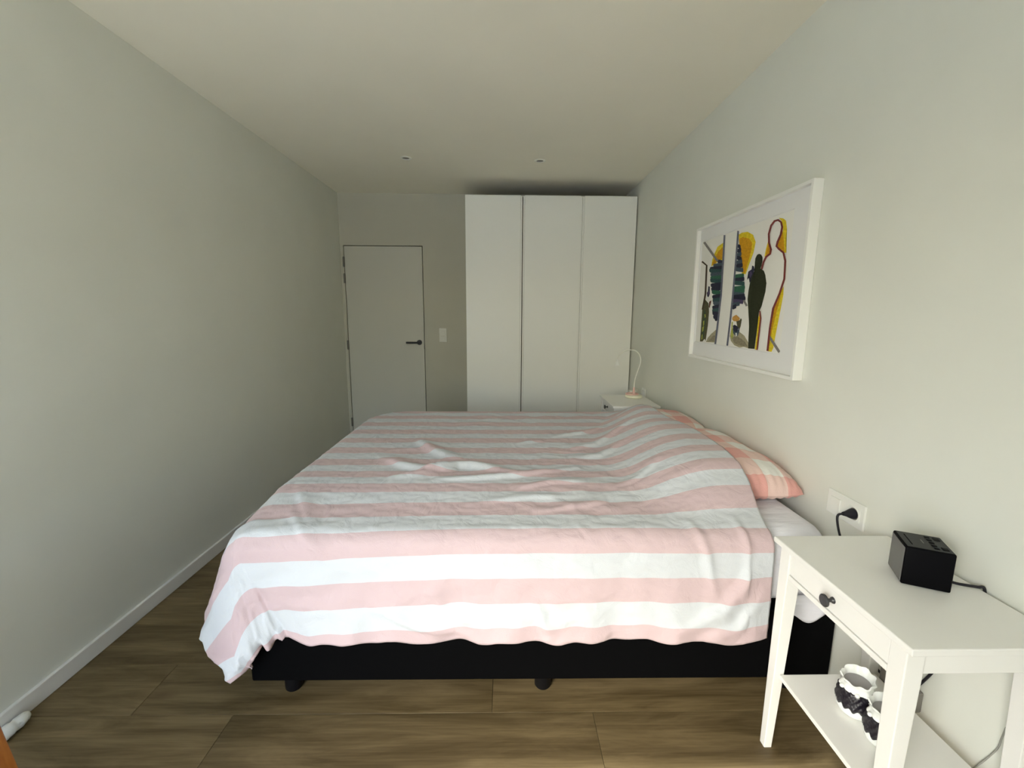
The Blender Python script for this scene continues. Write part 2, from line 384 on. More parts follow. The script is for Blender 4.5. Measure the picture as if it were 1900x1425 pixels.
# floor: sub-floor and single planks
fl = struct('floor', mkbox(WL, WR, WF-TF, WB+T, -0.10, -0.012), M['dark'])
PW, PL = 0.2205, 1.22
row_y = 1.297                      # a long seam seen in front of the bed
k0 = math.floor((WF-row_y)/PW)
off_known = {0: -0.041, -1: 0.304}
plank_mesh = {}
n = k0
while row_y + n*PW < WB:
    y0 = max(row_y+n*PW, WF); y1 = min(row_y+(n+1)*PW, WB)
    off = off_known.get(n, ((n*0.377*PL) % PL) - 0.3)
    x = off - math.ceil((off-WL)/PL)*PL
    while x < WR:
        a, b = max(x, WL), min(x+PL, WR)
        if b-a > 0.02:
            key = (round(b-a, 3), round(y1-y0, 3))
            if key not in plank_mesh:
                bm = bmesh.new(); hx, hy = (b-a)/2-0.0006, (y1-y0)/2-0.0006; c = 0.0006
                hexa(bm, [(-hx,-hy,-0.012),(hx,-hy,-0.012),(hx,hy,-0.012),(-hx,hy,-0.012)], [(-hx,-hy,-c),(hx,-hy,-c),(hx,hy,-c),(-hx,hy,-c)])
                bmesh.ops.delete(bm, geom=[f for f in bm.faces if f.normal.z > 0.9 and f.calc_center_median().z > -0.002], context='FACES_ONLY')
                lo = [v for v in bm.verts if abs(v.co.z+c) < 1e-6]
                lo = sorted(lo, key=lambda v: math.atan2(v.co.y, v.co.x))
                up = [bm.verts.new((v.co.x-math.copysign(c, v.co.x), v.co.y-math.copysign(c, v.co.y), 0)) for v in lo]
                for i in range(4): bm.faces.new((lo[i], lo[(i+1) % 4], up[(i+1) % 4], up[i]))
                bm.faces.new(up); bmesh.ops.recalc_face_normals(bm, faces=bm.faces)
                me = bpy.data.meshes.new('plank'); bm.to_mesh(me); bm.free(); me.materials.append(M['plank']); plank_mesh[key] = me
            p = bpy.data.objects.new('plank', plank_mesh[key]); COL.objects.link(p); p.parent = fl
            p.location = ((a+b)/2, (y0+y1)/2, 0)
        x += PL
    n += 1

# baseboards
BH, BT = 0.066, 0.014
def baseboard(name, x0, x1, y0, y1, side):
    bm = bmesh.new(); box(bm, x0, x1, y0, y1, 0.0005, BH, 0.003); struct(name, bm, M['trim'])
baseboard('baseboard_left', WL, WL+BT, WF, WB-0.001, 'l')
baseboard('baseboard_right', WR-BT, WR, WF, 1.30, 'r')
bm = bmesh.new(); box(bm, DX1+0.03, -0.36, WB-BT, WB, 0.0005, BH, 0.003); struct('baseboard_back', bm, M['trim'])

# flush door in the back wall
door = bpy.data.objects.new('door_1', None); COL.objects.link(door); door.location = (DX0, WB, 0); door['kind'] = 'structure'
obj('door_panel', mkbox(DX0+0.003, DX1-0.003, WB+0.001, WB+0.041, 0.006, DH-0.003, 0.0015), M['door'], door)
obj('door_gap_dark', mkbox(DX0-0.003, DX1+0.003, WB+0.06, WB+0.09, 0, DH+0.003), M['dark'], door)  # dark sheet behind the panel; its colour supplies the shade in the gaps
for z0, z1 in ((1.792, 1.885), (1.635, 1.725), (0.977, 1.066), (0.177, 0.263)):
    bm = bmesh.new(); box(bm, DX0-0.014, DX0+0.004, WB-0.007, WB+0.003, z0, z1, 0.002)
    lathe(bm, [(0.006, z0-0.003), (0.0065, z0), (0.0065, z1), (0.006, z1+0.003)], (DX0-0.003, WB-0.006, 0), n=12)
    obj('hinge', bm, M['steel'], door)
bm = bmesh.new()
hx, hz = -0.872, 1.050
lathe(bm, [(0.026, 0), (0.026, -0.006), (0.024, -0.009), (0.010, -0.009), (0.010, -0.045), (0.0, -0.045)], (hx, WB+0.001, hz), axis='y', n=28)
tube(bm, [(hx+0.008, WB-0.046, hz), (hx-0.02, WB-0.047, hz), (hx-0.125, WB-0.047, hz)], 0.0095, n=14)
shade_auto(obj('door_handle', bm, M['black'], door))
bm = bmesh.new(); box(bm, DX1-0.006, DX1+0.0035, WB-0.0015, WB+0.004, 0.985, 1.015)
obj('latch_plate', bm, M['steel'], door)

# double light switch
t = thing('light_switch', (-0.631, WB, 1.124), 'white double light switch on the back wall between door and wardrobe', 'light switch')
obj('wall_plate', mkbox(-0.669, -0.593, WB-0.008, WB, 1.054, 1.195, 0.003), M['switch'], t)
for z in (1.096, 1.152):
    obj('rocker', mkbox(-0.653, -0.609, WB-0.0125, WB-0.0075, z-0.0225, z+0.0225, 0.0015), M['switch'], t)

# recessed ceiling spots
for x, y, lab in ((-0.744, 3.487, 'small recessed ceiling spotlight above the way to the door, the left one'),
                  (0.256, 3.511, 'small recessed ceiling spotlight in front of the wardrobe, the right one')):
    t = thing('ceiling_spotlight', (x, y, CH), lab, 'spotlight', 'recessed spots in the ceiling')
    bm = bmesh.new()
    lathe(bm, [(0.026, -0.001), (0.027, -0.0045), (0.036, -0.005), (0.042, -0.003), (0.042, 0.0)], (x, y, CH), n=36, cap=False)
    shade_auto(obj('trim_ring', bm, M['lampw'], t))
    bm = bmesh.new(); lathe(bm, [(0.0, -0.0015), (0.0262, -0.0015)], (x, y, CH), n=36, cap=False)
    obj('bulb', bm, M['adapter'], t)

# ------------------------------------------------------------------ wardrobe
WX0, WX1, WY, WH = -0.356, 1.158, 4.040, 2.369
t = thing('wardrobe', ((WX0+WX1)/2, WY, 0), 'tall white three-door wardrobe in the corner reaching almost to the ceiling', 'wardrobe')
yb = WB-0.008
obj('side_panel', mkbox(WX0+0.002, WX0+0.020, WY+0.022, yb, 0, WH-0.006, 0.001), M['wardrobe'], t)
obj('side_panel', mkbox(WX1-0.020, WX1-0.002, WY+0.022, yb, 0, WH-0.006, 0.001), M['wardrobe'], t)
obj('top_panel', mkbox(WX0+0.0205, WX1-0.0205, WY+0.022, yb, WH-0.026, WH-0.008, 0.001), M['shade_board'], t)  # coloured dark to deepen the shade below the ceiling
obj('back_panel', mkbox(WX0+0.0205, WX1-0.0205, yb-0.008, yb, 0.06, WH-0.03), M['wardrobe'], t)
obj('plinth', mkbox(WX0+0.0205, WX1-0.0205, WY+0.04, WY+0.056, 0, 0.06), M['wardrobe'], t)
for xs in (0.150, 0.678):
    obj('partition', mkbox(xs-0.018, xs+0.018, WY+0.024, yb-0.01, 0.06, WH-0.03), M['shade_board'], t)  # dark colour stands in for shade between the doors
doors = [(WX0, 0.1460, 0, 1), (0.1535, 0.6765, 1, 1), (0.6795, WX1, 1, 0)]
for a, b, le, ri in doors:
    s = 0.0145
    xa, xb = a+(s if le else 0), b-(s if ri else 0)
    d = obj('door', mkbox(xa, xb, WY, WY+0.019, 0.035, WH, 0.0012), M['wardrobe'], t)
    for on, p, q in ((le, a, xa-0.0012), (ri, xb+0.0012, b)):
        if on: obj('edge_strip', mkbox(p, q, WY+0.006, WY+0.019, 0.035, WH-0.003, 0.0012), M['wardrobe'], d)

# ------------------------------------------------------------------ bed
BX0, BX1, BY0, BY1 = -0.876, 1.150, 1.346, 2.935
t = thing('bed_base', ((BX0+BX1)/2, (BY0+BY1)/2, 0), 'black upholstered box bed base on round feet under the striped bedding', 'bed base')
obj('box_frame', mkbox(BX0, BX1, BY0, BY1, 0.080, 0.345, 0.008, seg=3), M['bed'], t)
for x in (-0.765, 0.142, 1.03):
    for y in (BY0+0.066, BY1-0.066):
        bm = bmesh.new(); lathe(bm, [(0.026, 0.0), (0.030, 0.006), (0.031, 0.082)], (x, y, 0), n=28)
        shade_auto(obj('foot', bm, M['foot'], t))

# mattress with fitted sheet: rounded slab
def rounded_slab(x0, x1, y0, y1, z0, z1, r, wob=0.0, n=10):
    bm = bmesh.new(); box(bm, x0, x1, y0, y1, z0, z1, r, seg=n)
    return bm
MT0, MT1 = 0.346, 0.628
t = thing('mattress', (0.13, 2.17, MT0), 'thick mattress in a white fitted sheet, bare beside the pillow', 'mattress')
nx, ny = 150, 130
mx0, mx1, my0, my1 = -0.862, 1.125, 1.360, 2.925
def superslab(nu, nv, x0, x1, y0, y1, z0, z1, r):
    """closed rounded box from a sphere-like grid: returns P"""
    u = np.linspace(-PI, PI, nu); v = np.linspace(-PI/2, PI/2, nv)
    U, V = np.meshgrid(u, v, indexing='ij')
    def pw(c, e): return np.sign(c)*np.abs(c)**e
    return pw(np.cos(V), .18)*pw(np.cos(U), .1), pw(np.cos(V), .18)*pw(np.sin(U), .1), pw(np.sin(V), .3)
bm = bmesh.new(); box(bm, mx0, mx1, my0, my1, MT0, MT1, 0.075, seg=10)
mo = shade_auto(obj('fitted_sheet', bm, M['sheet'], t), 60)
bm = bmesh.new()                       # loose corner of the sheet hanging over the base
P = np.zeros((40, 10, 3))
for i in range(40):
    x = 0.955 + 0.150*i/39
    drop = 0.004 + 0.040*math.exp(-((x-1.045)/0.045)**2)
    for j in range(10):
        q = j/9
        P[i, j] = (x, 1.357-0.001-0.014*math.sin(q*PI/2)-0.003*math.sin(x*60)*q, MT0+0.05-(drop+0.05)*q)
me = grid_mesh('sheet_hem', P)
h = link('sheet_hem', me, M['sheet'], t, True); me.transform(Matrix.Translation(-wpos(t)))
sm = h.modifiers.new('thick', 'SOLIDIFY'); sm.thickness = 0.003

# ------------------------------------------------------------------ pillows
def pillow(name, cx, cy, cz, lx, ly, lz, label, tilt, seed, ph):
    nu, nv = 90, 90
    a = np.linspace(-1, 1, nu); b = np.linspace(-1, 1, nv)
    A, B = np.meshgrid(a, b, indexing='ij')
    t_ = thing(name, (cx, cy, MT1+0.003), label, 'pillow', 'gingham pillows at the head of the bed')
    for side, nm in ((1, 'pillow_top'), (-1, 'pillow_underside')):
        # pinched rectangle: corners stick out, sides pulled in
        X = A*lx/2*np.sqrt(1-0.13*B**4)*(1 - 0.03*(1-np.abs(B)**2)*np.abs(A)**3)
        Y = B*ly/2*np.sqrt(1-0.13*A**4)*(1-0.03*(1-np.abs(A)**2)*np.abs(B)**3)
        th = np.clip((1-np.abs(A)**3.2), 0, 1)**0.42*np.clip((1-np.abs(B)**3.2), 0, 1)**0.42
        Z = (0.74*lz*th if side > 0 else -0.26*lz*th)
        nz = perlin(X*9+seed, Y*9+seed*2)*0.010 + (0.5-np.abs(perlin(X*16+seed*3, Y*7)))*0.008
        edge = np.exp(-((1-np.maximum(np.abs(A), np.abs(B)))/0.16)**2)
        puck = np.sin((np.where(np.abs(B) > np.abs(A), A*lx, B*ly))*95+seed)*0.0032*edge*(1-np.clip((np.maximum(np.abs(A), np.abs(B))-0.97)/0.03, 0, 1))
        Z = Z + (nz*th + puck)*side
        if side < 0: Z = np.maximum(Z, -0.26*lz)
        ca, sa = math.cos(tilt), math.sin(tilt)
        Xr = X*ca - Z*sa; Zr = X*sa + Z*ca
        # sink to the mattress: droop of the border
        P = np.stack([Xr, Y, Zr + lz*0.26], -1)
        P[..., 2] = np.maximum(P[..., 2], 0.002)
        UV = np.stack([A*lx/2*1.04+ph[0], (B*ly/2*1.04)*0.80+ph[1]], -1)
        me = grid_mesh(nm, P, UV, flip=side < 0)
        link(nm, me, M['gingham'], t_, True)
    # flat hem round the border
    return t_
PZ = MT1
pillow('pillow', 0.908, 1.935, PZ, 0.515, 0.78, 0.146, 'pink gingham pillow nearest the camera, beside the bare mattress corner', 0.0, 3.0, (0.908-0.92+0.086, 0.108))
pillow('pillow', 0.955, 2.590, PZ, 0.42, 0.52, 0.120, 'pink gingham pillow farther from the camera, next to the far nightstand', 0.0, 8.0, (0.05, 0.06))

# ------------------------------------------------------------------ duvet
XL, YF, YBK = -0.905, 1.312, 2.975        # outer planes of the draped cloth
R = 0.065
U0, U1 = XL+R-0.44, 0.885                  # along the bed, foot to head
V0, V1 = YF+R-0.408, YBK-R+0.24            # across, near hem to far hem
NU, NV = 330, 330
def bunch(a, b, n): return np.linspace(a, b, n)
u, v = np.meshgrid(bunch(U0, U1, NU), bunch(V0, V1, NV), indexing='ij')

def arc(s, flare):
    s = np.maximum(s, 0); q = R*PI/2
    off = np.where(s < q, R*np.sin(np.minimum(s, q)/R), R + flare*(s-q))
    drop = np.where(s < q, R*(1-np.cos(np.minimum(s, q)/R)), R + math.sqrt(1-flare**2)*(s-q))
    return off, drop
s1 = (YF+R) - v                             # past the near edge
s3 = v - (YBK-R)                            # past the far edge
s1p = np.maximum(s1, 0)
hinge = XL + R + 0.42*np.maximum(s1p-0.14, 0)
s2 = hinge - u                              # past the foot edge
s2p = np.maximum(s2, 0)
phi_r = np.arctan2(s2p, np.maximum(s1p, 1e-6))/(PI/2)
kk = 0.76 + 0.24*phi_r**2
phi = np.where(s1 > 0, np.arctan2(s2p*kk, np.maximum(s1p, 1e-6))/(PI/2), np.where(s2 > 0, 1.0, 0.0))
rho = np.sqrt(s1p**2 + (s2p*kk)**2)
rho = np.where(rho > 0.42, 0.42+(rho-0.42)*0.50, rho)
rho_b = np.where(s1 > 0, rho, s2p)
flare = np.where(s1 > 0, 0.07+0.05*phi, 0.12)
off, drop = arc(rho_b, 0.0)
q_ = R*PI/2
ext = np.maximum(rho_b-q_, 0)
off = off + flare*ext
shear = (hinge-(XL+R))
X = np.where(s2 > 0, XL+R+shear*(1-phi) - off*np.sin(phi*PI/2), u)
X = X + 0.028*sstep((u-0.60)/0.285)*np.interp(v, [1.38, 1.55, 1.95, 2.4], [0, 1, 1, 0])
Y = np.where(s1 > 0, np.where(s2 > 0, YF+R - off*np.cos(phi*PI/2), YF+R - off), v)
# the corner cloth swings out and hangs as a cone
w = np.clip(rho_b/0.56, 0, 1.2)**1.1
dx = np.interp(phi, [0, .25, .5, .7, .85, 1], [0, .000, .012, -.100, -.150, -.130])
dy = np.interp(phi, [0, .25, .5, .7, .85, 1], [0, -.018, -.090, -.045, .010, .040])
both = (s1 > 0) & (s2 > 0)
fade = np.where(s1 <= 0, np.exp(-(np.maximum(-s1, 0)/0.30)**2), 1.0)
cm = np.where(s2 > 0, w*fade, 0.0)
X = X + dx*cm; Y = Y + dy*cm
# top surface
yc = np.clip((v-1.38)/1.6, 0, 1)
Z = 0.680 + 0.006*yc
fx = np.clip(XL+0.36-u, 0, 0.36); fy = np.clip(v-(YBK-0.36), 0, 0.36)
Z = Z - 0.75*np.where((fx > 0) & (fy > 0), np.maximum(np.hypot(fx, fy)-0.33, 0), 0)**1.15
Z = Z - 0.036*sstep(1-(v-(YF+R))/0.30)            # the near edge rolls off softly
A = np.interp(v, [1.36, 1.44, 1.52, 1.61, 1.75, 2.1, 2.32, 2.42, 2.60, 2.76, 2.86, 2.95], [0, .025, .065, .098, .120, .126, .110, .112, .114, .088, .050, .012])
A = A + 0
x0h = np.interp(v, [1.4, 1.8, 2.3, 2.6, 2.95], [0.50, 0.43, 0.45, 0.57, 0.72])
hump = A*sstep((u-x0h)/(np.interp(v, [2.2, 2.6, 2.9], [0.80, 0.85, 0.92])-x0h))
Z = Z + hump
Z = Z - drop
# far side drape
o3, d3 = arc(s3, 0.02)
Y = np.where(s3 > 0, (YBK-R)+o3, Y); Z = Z - np.where(s3 > 0, d3, 0)
# hem and side waves
e1 = np.clip(s1p/0.41, 0, 1)
wave = (0.010*np.sin(u*11+0.7)+0.007*np.sin(u*23+2.1)+0.004*np.sin(u*47))
Y = Y - np.where(s2 <= 0, wave*e1**2.2, 0)
Z = Z + np.where((s2 <= 0), e1**3*(0.005*np.sin(u*13+1.0)+0.004*np.sin(u*31)+0.003*np.sin(u*53+2)), 0)
e2 = np.clip(s2p/0.42, 0, 1)
X = X + np.where((s1 <= 0) & (s2 > 0), e2**1.5*(0.022*np.sin(v*13)+0.012*np.sin(v*29+1)), 0)
# crease where the hanging side meets the corner cone
cr = np.clip((s1p-0.17)/0.2, 0, 1)
Y = Y + cr*(1-0.7*e1**4)*0.024*np.exp(-((u-hinge)/0.018)**2)
Z = Z - 0
# soft vertical rolls at the corner
Y = Y + np.where(both, 0.013*np.sin(phi*PI*5)*w, 0)

# the corner's hem curls back under in small crumples
hd = np.minimum(v-V0, u-U0)
cu = np.clip(1-hd/0.055, 0, 1)*np.where(s2 > -0.02, 1.0, 0)*np.clip((s1+0.10)/0.2, 0, 1)*np.clip((hinge+0.02-u)/0.10, 0, 1)
ang = np.arctan2(YF+R+0.03-Y, XL+R+0.03-X)
crum = 1+0.6*np.sin(phi*31)+0.4*np.sin(phi*53+1)
X = X + 0.022*cu**1.5*crum*np.cos(ang); Y = Y + 0.022*cu**1.5*crum*np.sin(ang)
Z = Z + 0.010*cu*np.sin(phi*26+0.6)

# wrinkles -----------------------------------------------------------
def ridged(x, y): return 1-np.abs(perlin(x, y))*2.2
wr = np.zeros_like(u)
m1 = sstep((perlin(u*1.6+3, v*1.6+9)+0.15)/0.4)
wr += 0.0065*(ridged(u*2.6+v*1.3+5, v*7.5-u*1.6)-0.6)*m1
m2 = sstep((perlin(u*2.0+13, v*2.0+2)+0.10)/0.4)
wr += 0.0055*(ridged(u*5.5-v*2.0+1, v*12+u*3.0+4)-0.6)*m2
wr += 0.0026*perlin(u*16, v*34) + 0.0016*perlin(u*38+4, v*50)
wr += 0.009*(ridged(u*7+2, v*7+5)-0.55)*np.clip(cm*1.6-0.3, 0, 1)*np.where(both, 1, 0.4)
def crease(pts, amp, width, skew=0.0):
    global wr
    P = np.array(pts, float)
    best = np.full(u.shape, 1e9); sg = np.zeros_like(u); tt = np.zeros_like(u); Ls = np.linalg.norm(np.diff(P, axis=0), axis=1); tot = Ls.sum(); acc = 0
    for (a, b), l in zip(zip(P, P[1:]), Ls):
        dxy = (b-a)/l
        t_ = np.clip((u-a[0])*dxy[0]+(v-a[1])*dxy[1], 0, l)
        px, py = u-(a[0]+dxy[0]*t_), v-(a[1]+dxy[1]*t_)
        d_ = np.hypot(px, py); c_ = np.sign(dxy[0]*py-dxy[1]*px)
        k_ = d_ < best
        best = np.where(k_, d_, best); sg = np.where(k_, c_, sg); tt = np.where(k_, (acc+t_)/tot, tt); acc += l
    ww = width*(1+skew*sg)
    wr += 1.5*amp*np.exp(-(best/ww)**2)*np.sin(np.clip(tt, 0.0, 1)*PI)**0.6
for pts, amp, wd, sk in [
    ([(-.464, 2.25), (-.36, 2.055), (-.269, 1.961), (-.191, 1.939)], .016, .034, .5),
    ([(-.579, 1.953), (-.457, 1.854), (-.338, 1.789), (-.201, 1.802)], .015, .034, .5),
    ([(-.294, 1.802), (-.207, 1.854), (-.086, 1.815), (.053, 1.74)], .016, .032, .4),
    ([(-.478, 1.71), (-.354, 1.752), (-.254, 1.847)], .012, .028, -.4),
    ([(.064, 2.168), (.15, 2.206), (.209, 2.234)], .008, .018, .3),
    ([(-.30, 1.690), (-.124, 1.693), (.052, 1.728), (.192, 1.777), (.339, 1.828)], .012, .024, .5),
    ([(.028, 1.601), (.179, 1.654), (.333, 1.671)], .009, .02, .5),
    ([(.332, 2.099), (.449, 2.143), (.624, 2.286), (.737, 2.37)], .012, .026, .4),
    ([(.25, 2.30), (.42, 2.36), (.60, 2.50)], .010, .024, .4),
    ([(.30, 1.95), (.45, 1.98), (.60, 2.10)], .010, .024, .4),
    ([(.40, 1.62), (.52, 1.66), (.66, 1.76)], .008, .022, .4),
    ([(.102, 1.46), (.241, 1.491), (.387, 1.527)], .007, .018, .4),
    ([(-.10, 1.52), (.10, 1.55), (.30, 1.56)], .006, .018, .4),
    ([(-.80, 1.62), (-.70, 1.46), (-.62, 1.35)], .006, .022, .4),
    ([(-.78, 1.50), (-.66, 1.34), (-.55, 1.22)], .006, .022, .4),
    ([(.62, 1.42), (.66, 1.28), (.70, 1.10)], .006, .016, .0),
    ([(.78, 1.42), (.80, 1.28), (.79, 1.12)], .007, .014, .0),
    ([(.84, 1.25), (.72, 1.08), (.55, 0.99)], .010, .026, .3),
    ([(.87, 1.15), (.78, 1.03), (.66, 0.98)], .008, .020, .3),
    ([(.10, 1.12), (.13, 1.04), (.16, 0.98)], .008, .02, .0),
    ([(-.45, 1.10), (-.30, 1.03), (-.10, 0.99)], .008, .02, .3),
    ([(-.25, 1.16), (-.20, 1.08), (-.08, 1.02)], .007, .02, .3)]:
    crease(pts, amp, wd, sk)
P = np.stack([X, Y, Z], -1)
du = np.gradient(P, axis=0); dv = np.gradient(P, axis=1)
nrm = np.cross(du, dv); nrm /= np.maximum(np.linalg.norm(nrm, axis=-1, keepdims=True), 1e-9)
lim = np.where(s3 > -0.02, 0.2, 1.0)*np.where(u > 0.80, 0.6, 1.0)
P = P + nrm*(wr*lim)[..., None]
P[..., 2] = np.maximum(P[..., 2], 0.03)
STRIPE_PHASE = STRIPE
lft = np.clip((-u-0.05)/0.75, 0, 1)**1.4
near = np.clip((1.75-v)/0.4, 0, 1)
UV = np.stack([u, v-(YF+R)+STRIPE_PHASE+0.018+0.030*lft*near+0.088*sstep((v-1.46)/0.42)], -1)
t = None
me = grid_mesh('duvet', P, UV)
dv_o = link('duvet', me, M['duvet'], None, True)
sm = dv_o.modifiers.new('thick', 'SOLIDIFY'); sm.thickness = 0.009; sm.offset = -1.0
tag(dv_o, 'pink and white striped duvet spread over the bed and hanging down its near side', 'duvet')

